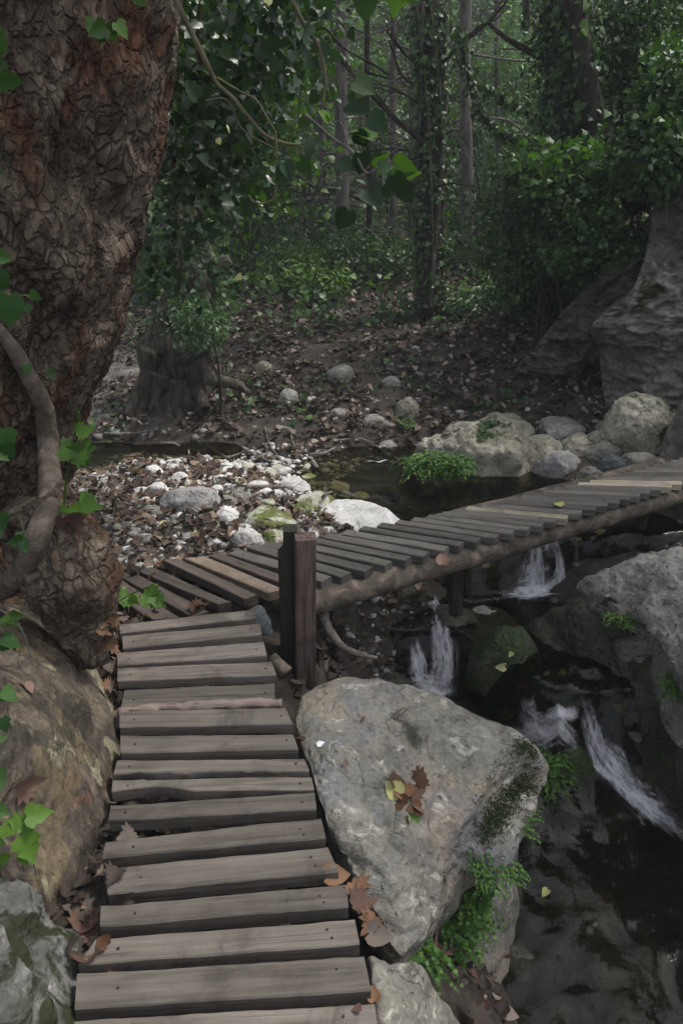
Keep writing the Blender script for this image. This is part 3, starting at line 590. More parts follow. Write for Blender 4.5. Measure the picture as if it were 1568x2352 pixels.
for k, (a, b_) in enumerate(BR):
    A0, A1 = G(*a, 0), G(*b_, 0); N0, N1 = (G(*BR[k+1][0], 0), G(*BR[k+1][1], 0)) if k+1 < len(BR) else (A0+[.1, .08, 0], A1+[.1, .08, 0])
    ex = (A1-A0)/np.linalg.norm(A1-A0); ey = np.array([-ex[1], ex[0], 0]); w0 = max(.05, (N0-A0)@ey*.76); w1 = max(.05, (N1-A1)@ey*.76); w0 = w1 = (w0+w1)/2
    pale = k in (14, 23, 24)
    if k == 24: w0 = w1 = w0*.9
    put_plank(bridge, [A0, A1, A1+ey*w1+ex*.012, A0+ey*w0+ex*.012], .036, M['pine'] if pale else M['plankb'], 60+k, label='pale newly replaced plank of the bridge' if pale else None, nails=[(.12, .5), (.86, .5)] if k < 20 else ())
lp = [(700, 1388), (850, 1345), (1000, 1299), (1150, 1256), (1300, 1214), (1450, 1170), (1568, 1134), (1760, 1075)]
P = [G(u, v, -.095) for u, v in lp]
V, F = tube(P, [.058, .056, .054, .052, .052, .05, .05, .048], 22, 120, .16, 7); mk('log_beam', V, F, M['logb'], bridge); SOLID.add(V, F)
P2 = [p+np.array([-.17, .33, 0]) for p in P]; V, F = tube(P2, .045, 14, 60, .12, 7); mk('log_beam', V, F, M['logb'], bridge)
p0 = AT(1048, 1290, 3.46); p1_ = AT(1046, 1408, 3.48); V, F = tube([p0, (p0+p1_)/2, p1_], .035, 12, 16, .05); mk('support_post', V, F, M['dbark'], bridge)
p0 = G(1480, 1150, -.13); V, F = tube([p0, p0*[1, 1, 0]+[0, .01, -.45], p0*[1, 1, 0]+[0, .02, -.9]], .033, 12, 16, .05); mk('support_post', V, F, M['dbark'], bridge)

def box_post(name, pts, w, d, mat, label, seed, notch=None, lean=0):
    """upright squared post: pts = base and top centre"""
    B0, T0 = pts; n = 34; rows = []; c, s = math.cos(.12), math.sin(.12)
    for k in range(n):
        f = k/(n-1); p = B0+(T0-B0)*f; ww = w; sh = 0
        if notch and f > notch: ww = w*.72; sh = w*.14
        b_ = .004; sec = []
        for (x, y, dx, dy) in ((-.5, -.5, 1, 1), (.5, -.5, -1, 1), (.5, .5, -1, -1), (-.5, .5, 1, -1)):
            X_, Y_ = x*ww+sh, y*d
            if (dx, dy) in ((1, 1), (-1, -1)): sec += [(X_, Y_+dy*b_), (X_+dx*b_, Y_)]
            else: sec += [(X_+dx*b_, Y_), (X_, Y_+dy*b_)]
        rows.append([[p[0]+x*c-y*s, p[1]+x*s+y*c, p[2]] for x, y in sec])
    V = np.array(rows).reshape(-1, 3); V[:, :2] += (.0035*np.stack([fbm(V*[3, 3, .6], 6, 3, seed), fbm(V*[3, 3, .6], 6, 3, seed+5)], 1))
    V[-8:, 2] += .004*noise(V[-8:], 30)
    F = [grid_faces(n, 8, True), np.array([[(n-1)*8+k for k in range(8)], [k for k in range(7, -1, -1)]])]
    o = mk(name, V, F, mat, None, B0, smooth=False); o.rotation_euler = (0, 0, 0); SOLID.add(V, F)
    # grain runs along x in the wood material: turn the mesh upright instead
    Rt = Matrix.Rotation(math.radians(90), 4, 'Y'); o.data.transform(Rt); o.rotation_euler = (0, -math.radians(90), 0)
    return tag(o, label, 'post', 'posts at the boardwalk corner')
b0 = G(700, 1572, -.32); t0 = AT(701, 1232, b0[1]+.01)
box_post('wooden_post', (b0, t0), .078, .075, M['postr'], 'reddish brown square post with cracked sides, in front of the dark one', 3)
b1 = b0+np.array([-.062, .07, -.02]); t1 = np.array([b1[0]+.004, b1[1], t0[2]+.005]); 
box_post('wooden_post', (b1, t1), .075, .07, M['postd'], 'dark nearly black post with a notched top, behind the reddish one', 8, notch=.86)
V, F = tube([G(622, 1512, -.1), G(640, 1530, -.12), G(657, 1548, -.14)], [.028, .028, .031], 14, 14, .12, 12)
tag(mk('log_stub', V, F, M['logb'], None, G(622, 1512, -.14)), 'short sawn log end poking out beside the foot of the posts', 'log')


# ------------------------------------------------------------------ the great plane tree on the left
sil = [(215, 1440), (240, 1380), (236, 1320), (190, 1240), (165, 1180), (190, 1080), (205, 1000), (240, 900), (278, 820), (300, 730), (318, 660), (332, 590), (352, 500), (372, 420), (380, 350), (378, 280), (374, 150), (385, 50), (395, -60), (400, -200), (380, -500), (350, -900)]
yc = 2.55
rows = []
for (u, v) in sil:
    rows.append(AT(u, v, yc))
rows = np.array(rows); zz = rows[:, 2]; xr = rows[:, 0]; o_ = np.argsort(zz); zz = zz[o_]; xr = xr[o_]
n, seg = 420, 420
Zs = np.linspace(-.35, 4.6, n); XR = np.interp(Zs, zz, xr)
XR = np.convolve(np.pad(XR, 8, 'edge'), np.ones(17)/17, 'valid')
RD = np.interp(Zs, [-.35, 0, .3, .8, 1.3, 1.8, 2.4, 3.2, 4.6], [.62, .58, .5, .47, .52, .6, .6, .55, .5])
th = np.linspace(0, 2*math.pi, seg, endpoint=False)
UT = np.interp(Zs, zz, np.array([sil[k][0] for k in o_], float)); UT = np.convolve(np.pad(UT, 8, 'edge'), np.ones(17)/17, 'valid')-8+6*sstep(.9, 1.5, Zs)
for it in range(4):                                  # the edge one sees is the tangent of the round trunk
    px_ = (XR-RD)[:, None]+RD[:, None]*np.cos(th); py_ = yc+.06+RD[:, None]*np.sin(th)*.98; dd_ = py_*_c-(Zs[:, None]-CAMH)*_s
    um = (784+FPX*px_/dd_); k_ = um.argmax(1); XR = XR+np.clip((UT-um.max(1)), -200, 200)*np.take_along_axis(dd_, k_[:, None], 1)[:, 0]/FPX
cx = XR-RD; V = np.zeros((n, seg, 3))
V[..., 0] = cx[:, None]+RD[:, None]*np.cos(th); V[..., 1] = yc+.06+RD[:, None]*np.sin(th)*.98; V[..., 2] = Zs[:, None]
V = V.reshape(-1, 3); Dn = np.column_stack([np.tile(np.cos(th), n), np.tile(np.sin(th), n), np.zeros(n*seg)])
Pq = V*[1, 1, .7]
# big lumps and hollows, ridges, plates of bark
zt = V[:, 2]
d = .045*fbm(V, 2.3, 3, 3)
g = np.exp(-(((V[:, 0]+.62)/.16)**2+((zt-1.62)/.22)**2)*1.0)*sstep(2.6, 2.1, V[:, 1]); d -= .075*g            # hollow
g2 = np.exp(-(((V[:, 0]+.95)/.22)**2+((zt-1.5)/.10)**2)); d -= .05*g2
c1 = cells(Pq+.05*np.stack([fbm(V, 7, 4), fbm(V, 7, 4, 4), fbm(V, 7, 4, 8)], 1), 21); c2 = cells(Pq, 36, 5)
plate = sstep(0.02, .3, c1); amp = .55+.45*sstep(-.2, .3, noise(V, 2.0, 31))
amp = np.clip(amp-.25+.5*noise(V, 3.1, 60), 0, 1); d += amp*(.012*plate+.005*sstep(0, .3, c2)) + .016*fbm(Pq, 12, 5, 7) + .018*ridged(V*[1.6, 1.6, .6], 6, 4, 2)+.007*ridged(V*[1, 1, .6], 26, 3, 6)-.02
V = V+Dn*d[:, None]
TRV, TRF = V, grid_faces(n, seg, True)
plane = thing('plane_tree', (-1.35, 2.5, -.2), 'huge old plane tree with thick flaking reddish bark filling the left edge', 'tree')
mk('trunk', TRV, TRF, M['bark'], plane); SOLID.add(TRV, TRF); TRUNK = BV(); TRUNK.add(TRV, TRF)
# its root swelling beside the planks
ro = [(0, 1362, .30), (100, 1378, .22), (165, 1415, .1), (205, 1500, .0), (240, 1565, -.02), (266, 1620, -.02), (274, 1700, -.03), (262, 1765, -.06), (246, 1850, -.09), (222, 1925, -.1), (190, 1990, -.12), (150, 2040, -.12), (105, 2000, -.02), (30, 1990, .05), (-150, 1950, .1), (-400, 1800, .2), (-420, 1500, .3), (-200, 1370, .35)]
rc = [(60, 1500, .36), (130, 1560, .25), (190, 1620, .16), (60, 1650, .36), (150, 1700, .24), (215, 1700, .1), (60, 1800, .3), (150, 1830, .16), (200, 1830, .04), (90, 1930, .1), (150, 1950, .0), (-100, 1650, .42), (-150, 1800, .35), (100, 1450, .28)]
RV, RF = slab(ro, rc, -.35, 90, 300, .02, .022, 5, 4, edge=.09, down=30, crease=.006)
for (u, v, z, rad, h) in [(130, 1680, .26, .07, .02), (215, 1640, .12, .05, .02), (100, 1560, .3, .06, .015), (225, 1760, .06, .05, .015)]:
    c = G(u, v, z); dd = ((RV-c)**2).sum(1); RV = RV+np.array([.4, -.2, 1])*(h*np.exp(-dd/rad**2))[:, None]
ck = cells(RV*[1, 1, .6]+.05*np.stack([noise(RV, 6), noise(RV, 6, 4), noise(RV, 6, 8)], 1), 9, 2); RV[:, 2] += .006*sstep(.0, .06, ck)
mk('root', RV, RF, M['camo'], plane); SOLID.add(RV, RF); TRUNK.add(RV, RF)
# a buttress that runs down between the two
P = [AT(60, 1150, 2.12), AT(120, 1230, 2.12), AT(165, 1320, 2.1), AT(190, 1420, 2.12), AT(215, 1520, 2.1)]
V, F = tube(P, [.12, .13, .13, .1, .05], 60, 120, .12, 6, disp=lambda q: .012*sstep(.02, .25, cells(q*[1, 1, .5], 18))+.012*fbm(q, 8, 4))
mk('buttress', V, F, M['bark'], plane); SOLID.add(V, F); TRUNK.add(V, F)
rb = np.random.default_rng(5)
def crown_clumps(c, rad, n, seed):  # leaf crowns above the frame, set there to shade the wood
    r_ = np.random.default_rng(seed); d = r_.normal(size=(n, 3)); d /= np.linalg.norm(d, axis=1)[:, None]
    return np.array(c)+d*(r_.random(n)**.4)[:, None]*np.array(rad)
V, F, r = cloud(PLANE, crown_clumps((-1.6, 2.3, 5.6), (2.6, 2.4, 1.1), 70, 1), .5, 26, .16, 2)
V2, F2, r2 = cloud(PLANE, crown_clumps((.25, 2.4, 4.7), (1.0, 1.1, .5), 34, 3), .42, 30, .15, 4); V, FL = join([(V, [F]), (V2, [F2])]); mk('unseen_crown', V, FL, M['mid'], plane, rnd=np.concatenate([r, r2]))  # second leaf mass added out of view to shade the upper trunk

# woody vine clasping the trunk
vp = [(-60, 690), (-10, 735), (40, 785), (75, 860), (105, 920), (132, 980), (133, 1050), (125, 1120), (108, 1190), (85, 1250), (68, 1300), (35, 1332), (-15, 1335), (-80, 1310)]
P = []
for k, (u, v) in enumerate(vp):
    h, nn = TRUNK.px(u, v); P.append(h+np.array([.0, -.028, .0]))
P = np.array(P); P[1:-1] = (P[:-2]+2*P[1:-1]+P[2:])/4; P[:, 1] = np.minimum(P[:, 1], np.convolve(np.pad(P[:, 1], 1, 'edge'), np.ones(3)/3, 'valid'))
V, F = tube(P, np.array([.018, .019, .021, .024, .03, .032, .033, .034, .034, .036, .038, .038, .035, .03]), 26, 130, .1, 11, disp=lambda q: .0025*fbm(q*[1, 1, 1], 30, 4))
ob = mk('climbing_vine', V, F, M['vine'], None, P[-2]); tag(ob, 'thick smooth grey vine stem curving down the big trunk and hooking left', 'vine'); SOLID.add(V, F)
V, F = tube([TRUNK.px(78, 1105)[0]+[0, -.01, 0], TRUNK.px(76, 1060)[0]+[0, -.03, 0]], .008, 10, 6, .05); tag(mk('branch_stub', V, F, M['vine'], None, V[0]), 'small sawn off twig stub beside the thick vine', 'stub')

# ------------------------------------------------------------------ boulders
def boulder(name, outline, ctrl, zb, mat, label, **k):
    V, F = slab(outline, ctrl, zb, **k); c = V.mean(0); c[2] = zb
    o = mk(name, V, F, M[mat], None, c); SOLID.add(V, F); return tag(o, label, 'boulder')
HB = [(690, 1605, -.03), (705, 1572, -.04), (740, 1552, -.05), (800, 1544, -.06), (880, 1546, -.07), (960, 1568, -.08), (1050, 1600, -.09), (1130, 1635, -.1), (1190, 1668, -.11), (1240, 1705, -.13), (1258, 1740, -.17), (1250, 1800, -.22), (1232, 1850, -.26), (1205, 1910, -.29), (1180, 1960, -.32),
      (1140, 2005, -.34), (1085, 2030, -.35), (1035, 2050, -.34), (995, 2110, -.33), (960, 2150, -.31), (925, 2178, -.28), (885, 2130, -.22), (845, 2060, -.17), (800, 1975, -.11), (762, 1900, -.08), (735, 1830, -.05), (716, 1760, -.04), (694, 1690, -.03), (682, 1645, -.03)]
HC = [(760, 1620, -.03), (760, 1700, -.05), (800, 1800, -.07), (850, 1900, -.10), (900, 2000, -.14), (920, 2090, -.2), (900, 1640, -.045), (930, 1700, -.09), (960, 1800, -.12), (1000, 1640, -.05), (1080, 1700, -.05), (1160, 1720, -.07), (1210, 1725, -.10), (1150, 1775, -.09), (1110, 1830, -.1), (1075, 1885, -.12), (1030, 1960, -.155), (985, 2050, -.21),
      (1150, 1850, -.2), (1105, 1925, -.235), (1070, 1980, -.26), (1200, 1800, -.18), (1170, 1890, -.25), (1110, 1980, -.29), (870, 1800, -.105), (930, 1890, -.13), (1020, 1800, -.1)]
boulder('boulder', HB, HC, -1.3, 'rock', 'largest pale tan boulder beside the boardwalk with a little pile of dead leaves on top', ring=120, seg=420, down=44, bulge=-.06, rough=.02, rf=5.5, seed=2, edge=.035, crease=.02, grooves=[([(1228, 1752, -.13), (1190, 1790, -.15), (1150, 1850, -.18), (1110, 1915, -.21), (1060, 1995, -.25)], .03, .05), ([(900, 1630, -.05), (925, 1670, -.07), (945, 1705, -.09)], .018, .03), ([(870, 1870, -.09), (900, 1930, -.11), (870, 2000, -.13)], .03, .012), ([(1060, 1760, -.1), (1000, 1800, -.12), (960, 1900, -.13)], .035, .014), ([(820, 1910, -.1), (850, 1905, -.1)], .014, .02)])
boulder('boulder', [(832, 2195, -.12), (862, 2188, -.12), (905, 2190, -.14), (955, 2208, -.2), (995, 2240, -.26), (1022, 2290, -.34), (1038, 2350, -.4), (1040, 2440, -.42), (980, 2520, -.35), (900, 2500, -.2), (868, 2400, -.12), (850, 2290, -.11)],
        [(900, 2260, -.1), (940, 2330, -.14), (960, 2420, -.2), (1000, 2340, -.3)], -.9, 'rock', 'smaller grey tan rock at the bottom edge beside the lowest planks', ring=40, seg=160, seed=5, rough=.022, rf=6)
boulder('boulder', [(-40, 2000, .16), (30, 2012, .12), (85, 2040, .06), (128, 2085, .02), (155, 2150, -.02), (172, 2230, -.05), (178, 2330, -.06), (150, 2460, -.05), (0, 2560, .0), (-200, 2500, .1), (-300, 2250, .2), (-200, 2050, .2)],
        [(0, 2150, .24), (60, 2180, .16), (100, 2250, .1), (40, 2330, .14), (-100, 2250, .28)], -.3, 'rockl', 'rough grey boulder blotched with dark green moss in the bottom left corner', ring=60, seg=240, seed=9, rough=.045, rf=6, edge=.08)
boulder('boulder', [(1330, 1345, -.28), (1345, 1310, -.2), (1375, 1290, -.16), (1430, 1276, -.14), (1475, 1254, -.12), (1540, 1249, -.1), (1640, 1260, -.05), (1780, 1330, 0), (1850, 1500, 0), (1750, 1620, -.1), (1640, 1600, -.2), (1568, 1530, -.26), (1500, 1462, -.3), (1420, 1420, -.32), (1355, 1392, -.33)],
        [(1400, 1340, -.17), (1480, 1330, -.14), (1560, 1350, -.12), (1480, 1400, -.2), (1568, 1440, -.2), (1650, 1400, -.08)], -.6, 'rockr', 'big creased grey boulder at the right edge below the bridge', ring=80, seg=300, seed=14, rough=.035, rf=5, edge=.05, crease=.02, bulge=-.35)
boulder('boulder', [(1225, 1440, -.62), (1270, 1395, -.5), (1340, 1372, -.4), (1420, 1400, -.38), (1568, 1500, -.36), (1750, 1560, -.3), (1850, 1800, -.5), (1750, 2050, -1.0), (1640, 1960, -1.1), (1560, 1850, -1.0), (1470, 1740, -.92), (1400, 1650, -.82), (1330, 1590, -.78), (1240, 1540, -.74), (1190, 1490, -.7)],
        [(1350, 1460, -.5), (1450, 1550, -.55), (1560, 1660, -.6), (1300, 1520, -.66), (1450, 1660, -.75), (1600, 1800, -.8)], -1.5, 'wet', 'long dark wet slab of rock sloping to the stream under the creased boulder', ring=70, seg=260, seed=21, rough=.06, rf=3.2, edge=.05, crease=.02)
# rocks in the picture by pixel box: each stands on the ground (or the stream bed) where it is
NST = [0]
def rockpx(u, v, w, h, mat, label, cat='rock', sub=4, sink=.3, group=None, dy=.85, planes=14, sharp=.6, rough=.07, base=None, name='rock', z=None, dyf=.42):
    """u, v = middle of the rock in the picture, w, h = its width and height there"""
    NST[0] += 1; foot = (u, v+h*.42)
    p = G(*foot, z) if z is not None else GROUND.px(*foot)[0]
    w *= 1.1; h *= 1.1; t = depth(p); W = w*t/FPX; H = max(h*t/FPX, .02); Hz = max(H*1.0, W*.32); D = W*dy
    V, F = rock(sub, (W*1.04, D, Hz*1.35), 100+NST[0]*7, random.uniform(-.4, .4), planes, sharp, rough)
    topz = AT(u, v-h*.42, p[1]+D*.45)[2]; cz = topz-V[:, 2].max()*.96
    V = V+[p[0], p[1]+D*dyf, cz]
    o = mk(name, V, F, M[mat], None, (p[0], p[1]+D*dyf, p[2])); SOLID.add(V, F); return tag(o, label, cat, group)
def c5(x, y, w, h): return (201+.4943*x, 717.7+.4944*y, w*.4943, h*.4944)
def c4(x, y, w, h): return (918.6+.4141*x, 889.9+.4141*y, w*.4141, h*.4141)
# gravel bar
bar = [((470, 870, 230, 130), 'grey', 'large flat sided blue grey stone lying among the leaves of the gravel bar', 5), ((1210, 972, 460, 125), 'pale', 'long pale pitted rock along the far edge of the bridge near the posts', 6),
 ((300, 737, 72, 44), 'pale', 'white stone standing out near the back edge of the gravel bar', 4), ((430, 768, 84, 48), 'pale', 'whitish angular stone behind the flat blue grey stone', 4), ((245, 830, 62, 38), 'pale', 'small white stone left of the blue grey stone', 4),
 ((322, 815, 88, 55), 'pale', 'pair-sized white stone just behind the blue grey stone', 4), ((40, 756, 66, 28), 'pale', 'flat pale lilac stone close to the big trunk', 4), ((290, 922, 104, 42), 'cob', 'low tan stone in front and left of the blue grey stone', 4),
 ((642, 945, 118, 76), 'pale', 'bright white lumpy stone right of the blue grey stone', 5), ((838, 957, 215, 95), 'paleg', 'broad green tinged rock behind the dark post', 5), ((745, 1052, 125, 96), 'pale', 'bright broken white stone at the far edge of the plank corner', 5),
 ((868, 1046, 112, 62), 'paleg', 'rounded cream stone just behind the dark post', 5), ((790, 806, 86, 38), 'pale', 'white stone beside the short stick on the gravel bar', 4), ((705, 850, 96, 58), 'cob', 'dull lilac grey stone in the middle of the gravel bar', 4),
 ((960, 805, 135, 66), 'pale', 'white topped block near the end of the gravel bar', 5), ((1052, 886, 160, 76), 'paleg', 'yellow green rounded rock above the long pale rock', 5), ((988, 916, 108, 62), 'paleg', 'smooth cream green stone left of the yellow green rock', 5),
 ((1205, 905, 136, 58), 'paleg', 'round white topped stone with green sides behind the long pale rock', 5), ((1150, 830, 116, 54), 'paleg', 'flat green white stone at the tip of the gravel bar', 4), ((1165, 803, 92, 30), 'pale', 'thin white stone at the water edge of the gravel bar', 4),
 ((1267, 852, 78, 34), 'paleg', 'pale egg shaped stone lying in the pond edge', 4), ((1395, 842, 88, 62), 'wetg', 'dark stone capped with bright moss standing alone in the pond', 4), ((1412, 913, 76, 26), 'wetg', 'low mossy stone in the shallow water behind the bridge', 3),
 ((1495, 911, 42, 24), 'bluish', 'small dark blue pebble in the shallow water behind the bridge', 3), ((590, 1071, 76, 42), 'pale', 'pale lilac cobble at the edge of the plank corner', 4), ((210, 1010, 56, 38), 'cob', 'rounded grey cobble in the leaves near the big trunk', 3),
 ((640, 872, 78, 42), 'cob', 'tan white stone touching the right end of the blue grey stone', 4), ((830, 752, 96, 32), 'paleg', 'flat mossy stone at the back of the gravel bar', 4), ((890, 1000, 104, 36), 'paleg', 'narrow green stone in front of the broad green rock', 4), ((1020, 770, 80, 36), 'paleg', 'greenish stone behind the white topped block', 4), ((700, 785, 60, 34), 'paleg', 'small yellow green stone under the fallen branch', 3)]
for (bx, mt, lb, sb) in bar:
    u, v, w_, h_ = c5(*bx); rockpx(u, v, w_*1.08, h_*1.15, mt, lb, 'stone', sb, planes=16, sharp=.65, rough=.06)
bank = [((930, 392, 84, 84), 'cob', 'upright pointed tan stone on the leafy far bank'), ((1180, 287, 118, 86), 'cob', 'pale angular stone high on the leafy far bank'), ((1162, 470, 76, 52), 'cob', 'small pale stone low on the mossy far bank'),
 ((1345, 506, 108, 62), 'cob', 'round brown grey stone at the foot of the far bank'), ((1485, 445, 110, 110), 'rockm', 'leaning grey rock above the mossy boulder on the far bank'), ((822, 252, 76, 54), 'rockm', 'dull mossy stone half sunk in the far bank'),
 ((785, 532, 150, 26), 'cob', 'flat pale stone at the far edge of the pond'), ((1402, 618, 96, 54), 'cob', 'square pale stone left of the fern tuft'), ((105, 387, 36, 24), 'cob', 'white stone on the path behind the big trunk'),
 ((910, 302, 44, 34), 'cob', 'little round stone midway up the far bank'), ((1408, 322, 90, 50), 'cob', 'low grey stone right of the angular stone on the bank'), ((990, 628, 50, 30), 'paleg', 'greenish stone at the pond inlet'), ((1100, 645, 50, 22), 'wetg', 'dark stone at the pond inlet'), ((200, 290, 130, 60), 'cob', 'grey rocky step of the path behind the big trunk')]
for (bx, mt, lb) in bank:
    u, v, w_, h_ = c5(*bx); rockpx(u, v, w_, h_, mt, lb, 'stone', 4)
# right bank boulders
boulder('boulder', [(955, 1032, -.22), (975, 1008, -.14), (1010, 988, -.1), (1060, 966, -.06), (1100, 955, -.04), (1130, 948, -.02), (1160, 950, -.02), (1195, 962, -.05), (1224, 988, -.1), (1222, 1015, -.13), (1190, 1036, -.12), (1130, 1034, -.12), (1080, 1036, -.13), (1040, 1046, -.18), (1000, 1052, -.24)],
        [(1070, 1000, -.06), (1130, 985, -.01), (1180, 1000, -.05), (1020, 1020, -.13)], -.6, 'rockm', 'largest mossy boulder of the far bank with a stained flat front behind the fern tuft', ring=60, seg=260, seed=25, rough=.05, rf=5, edge=.03, crease=.02, bulge=.0)
rbk = [((775, 338, 240, 178), 'rockm', 'round pitted boulder resting against the mossy one', 5), ((885, 402, 194, 152), 'grey', 'smooth rounded purple grey rock in front of the pitted boulder', 5),
 ((915, 202, 245, 104), 'cob', 'low brown rock behind the row of bank boulders', 5), ((1003, 287, 210, 115), 'rockm', 'lumpy lichen spotted rock between the pitted boulder and the big one', 5), ((1140, 190, 86, 42), 'cob', 'small smooth rock behind the lumpy ones', 4), ((665, 487, 214, 122), 'rockm', 'flat slanting rock at the pond edge with green plants on it', 5),
 ((1148, 332, 196, 112), 'cob', 'pale rock with a white scar behind the dark blue stone', 5), ((1066, 474, 146, 124), 'cob', 'pointed pale rock at the far edge of the bridge', 5), ((1195, 432, 158, 146), 'bluish', 'dark blue grey stone touching the bridge', 5), ((1360, 402, 210, 122), 'cob', 'wide flat grey rock above the far planks', 5), ((1510, 384, 140, 56), 'cob', 'low rock above the far planks at the right edge', 4),
 ((1345, 172, 350, 320), 'rockm', 'tall peaked rock standing on the right bank', 6), ((1600, 260, 260, 420), 'cliff', 'pillar of rock at the right edge above the bridge', 5), ((1120, 260, 120, 90), 'rockm', 'knobbly rock leaning on the tall peaked rock', 4), ((700, 215, 80, 60), 'cob', 'brown stone behind the mossy boulder', 4)]
for (bx, mt, lb, sb) in rbk:
    u, v, w_, h_ = c4(*bx); rockpx(u, v+6, w_*1.08, h_*1.12, mt, lb, 'boulder', sb, planes=18, sharp=.7, rough=.11, dyf=.3)
# stream rocks
for (u, v, w_, h_, z, mt, lb, sb) in [(1120, 1440, 150, 90, -.75, 'cob', 'pale topped rock in mid stream under the bridge', 5), (1170, 1530, 150, 190, -.85, 'wetg', 'tall dark mossy rock between the two small waterfalls', 5), (1275, 1590, 130, 90, -.85, 'wetg', 'mossy green rock just above the lower cascade', 5), (1300, 1765, 165, 160, -1.1, 'wetg', 'rounded dark green rock beside the foaming cascade', 5),
  (760, 1420, 130, 110, -.5, 'wet', 'dark stone close behind the posts under the bridge', 4), (880, 1590, 160, 110, -.95, 'wet', 'wet dark rock just above the tan boulder', 4), (1105, 1345, 110, 50, -.62, 'wet', 'dark wet stone left of the upper cascade', 4), (1250, 1490, 130, 70, -.75, 'wet', 'dark wet stone behind the mossy green rock', 4), (1095, 1610, 130, 70, -.97, 'wet', 'dark wet stone just beyond the rim of the tan boulder', 4), (1420, 1900, 120, 60, -1.12, 'wet', 'low wet stone in the tail of the lower cascade', 4), (1045, 1412, 90, 40, -.62, 'wet', 'dark stone carrying the bridge support', 4), (790, 1330, 130, 60, -.5, 'wet', 'dark flat rock under the near end of the bridge', 4), (830, 1420, 190, 120, -.8, 'wet', 'dark rock below the bridge behind the posts', 5), (900, 1500, 170, 160, -1.0, 'wet', 'wet black rock beside the middle waterfall', 5), (920, 1360, 110, 70, -.6, 'wet', 'dark stone splitting the water under the bridge', 4), (1200, 2240, 150, 110, -1.2, 'wet', 'dark rock under the water at the bottom', 4), (1330, 1500, 160, 80, -.75, 'wet', 'dark rock with fallen leaves beside it', 4),
  (1340, 2080, 260, 130, -1.3, 'wet', 'broad rock lying under the lower pool', 4), (1460, 2260, 260, 150, -1.35, 'wet', 'rock under the water in the bottom right corner', 4), (1150, 1880, 130, 120, -1.05, 'wet', 'dark rock against the wet side of the tan boulder', 4), (1130, 2040, 130, 90, -1.1, 'wet', 'dark rock at the foot of the tan boulder', 4), (1380, 1400, 120, 60, -.6, 'wet', 'dark ledge under the creased boulder', 4), (1480, 1200, 330, 90, -.45, 'wetg', 'yellow green stained ledge under the bridge at the right', 5), (590, 1435, 60, 90, -.2, 'bluish', 'smooth grey stone between the plank corner and the posts', 4)]:
    rockpx(u, v, w_, h_, mt, lb, 'rock', sb, z=z, planes=12, sharp=.45, rough=.08)

# the cliff on the right with its dark hollow
def wallrock(name, pts, depth_, mat, label, seed, n=260, m=200, rough=.14, back=1.2):
    """pts: left edge of a rock face from bottom to top as (u, v, y); it runs right and towards the viewer"""
    L = spline([AT(u, v, y) for u, v, y in pts], n); rows = []
    for k in range(m):
        f = k/(m-1)
        if f < .15: g = 1-f/.15; rows.append(L+np.array([.5*g, back*g, 0]))
        else: g = (f-.15)/.85; rows.append(L+np.array([1.5*g**1.3*depth_, -.45*math.sin(g*2.0)*depth_, 0]))
    V = np.stack(rows, 0).reshape(-1, 3); F = grid_faces(m, n)
    V = V+np.array([-.35, -1, .1])*(rough*fbm(V, 1.3, 5, seed)+.09*ridged(V*[1, 1, 2], 2.4, 4, seed)+.04*ridged(V*[1, 1, 1.5], 9, 4, seed)+.02*fbm(V, 14, 4, seed))[:, None]
    o = mk(name, V, F, M[mat], None, L[0]); SOLID.add(V, F); return tag(o, label, 'cliff')
wallrock('cliff', [(1400, 960, 5.6), (1384, 880, 5.55), (1372, 800, 5.5), (1356, 752, 5.4), (1400, 710, 5.45), (1445, 670, 5.5), (1475, 600, 5.6), (1492, 520, 5.7), (1500, 420, 5.8), (1508, 350, 5.85), (1525, 280, 6.0), (1560, 230, 6.2)], 1.5, 'cliff', 'tall overhanging grey cliff rising at the right edge', 33)
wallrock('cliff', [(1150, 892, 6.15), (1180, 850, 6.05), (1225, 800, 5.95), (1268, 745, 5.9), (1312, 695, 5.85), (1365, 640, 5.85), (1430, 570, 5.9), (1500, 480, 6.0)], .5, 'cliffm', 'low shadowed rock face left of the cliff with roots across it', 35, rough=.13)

# ------------------------------------------------------------------ trees, ivy and bushes of the wood
def pathpx(pts, y):
    return np.array([AT(p[0], p[1], p[2] if len(p) > 2 else y) for p in pts])
def on_tube(P, r, n, seed, size, T=IVY, off=.02, lo=0., hi=1., down=.8, side=None):
    """leaves hanging on a stem or trunk"""
    r_ = np.random.default_rng(seed); C = spline(P, 200); k = (r_.uniform(lo, hi, n)*199).astype(int); a = r_.uniform(0, 2*math.pi, n)
    rr = np.interp(k, np.linspace(0, 199, len(np.atleast_1d(r))), np.atleast_1d(r)) if np.ndim(r) else np.full(n, r)
    d = np.column_stack([np.cos(a), np.sin(a), np.zeros(n)]); pos = C[k]+d*(rr+r_.uniform(0, 1, n)**2*off+.004)[:, None]
    return scatter(T, pos, d+r_.normal(size=(n, 3))*.45+[0, 0, .35], np.column_stack([r_.normal(size=n)*.5, r_.normal(size=n)*.5, np.full(n, -down)]), size*r_.uniform(.55, 1.3, n), r_.random(n))
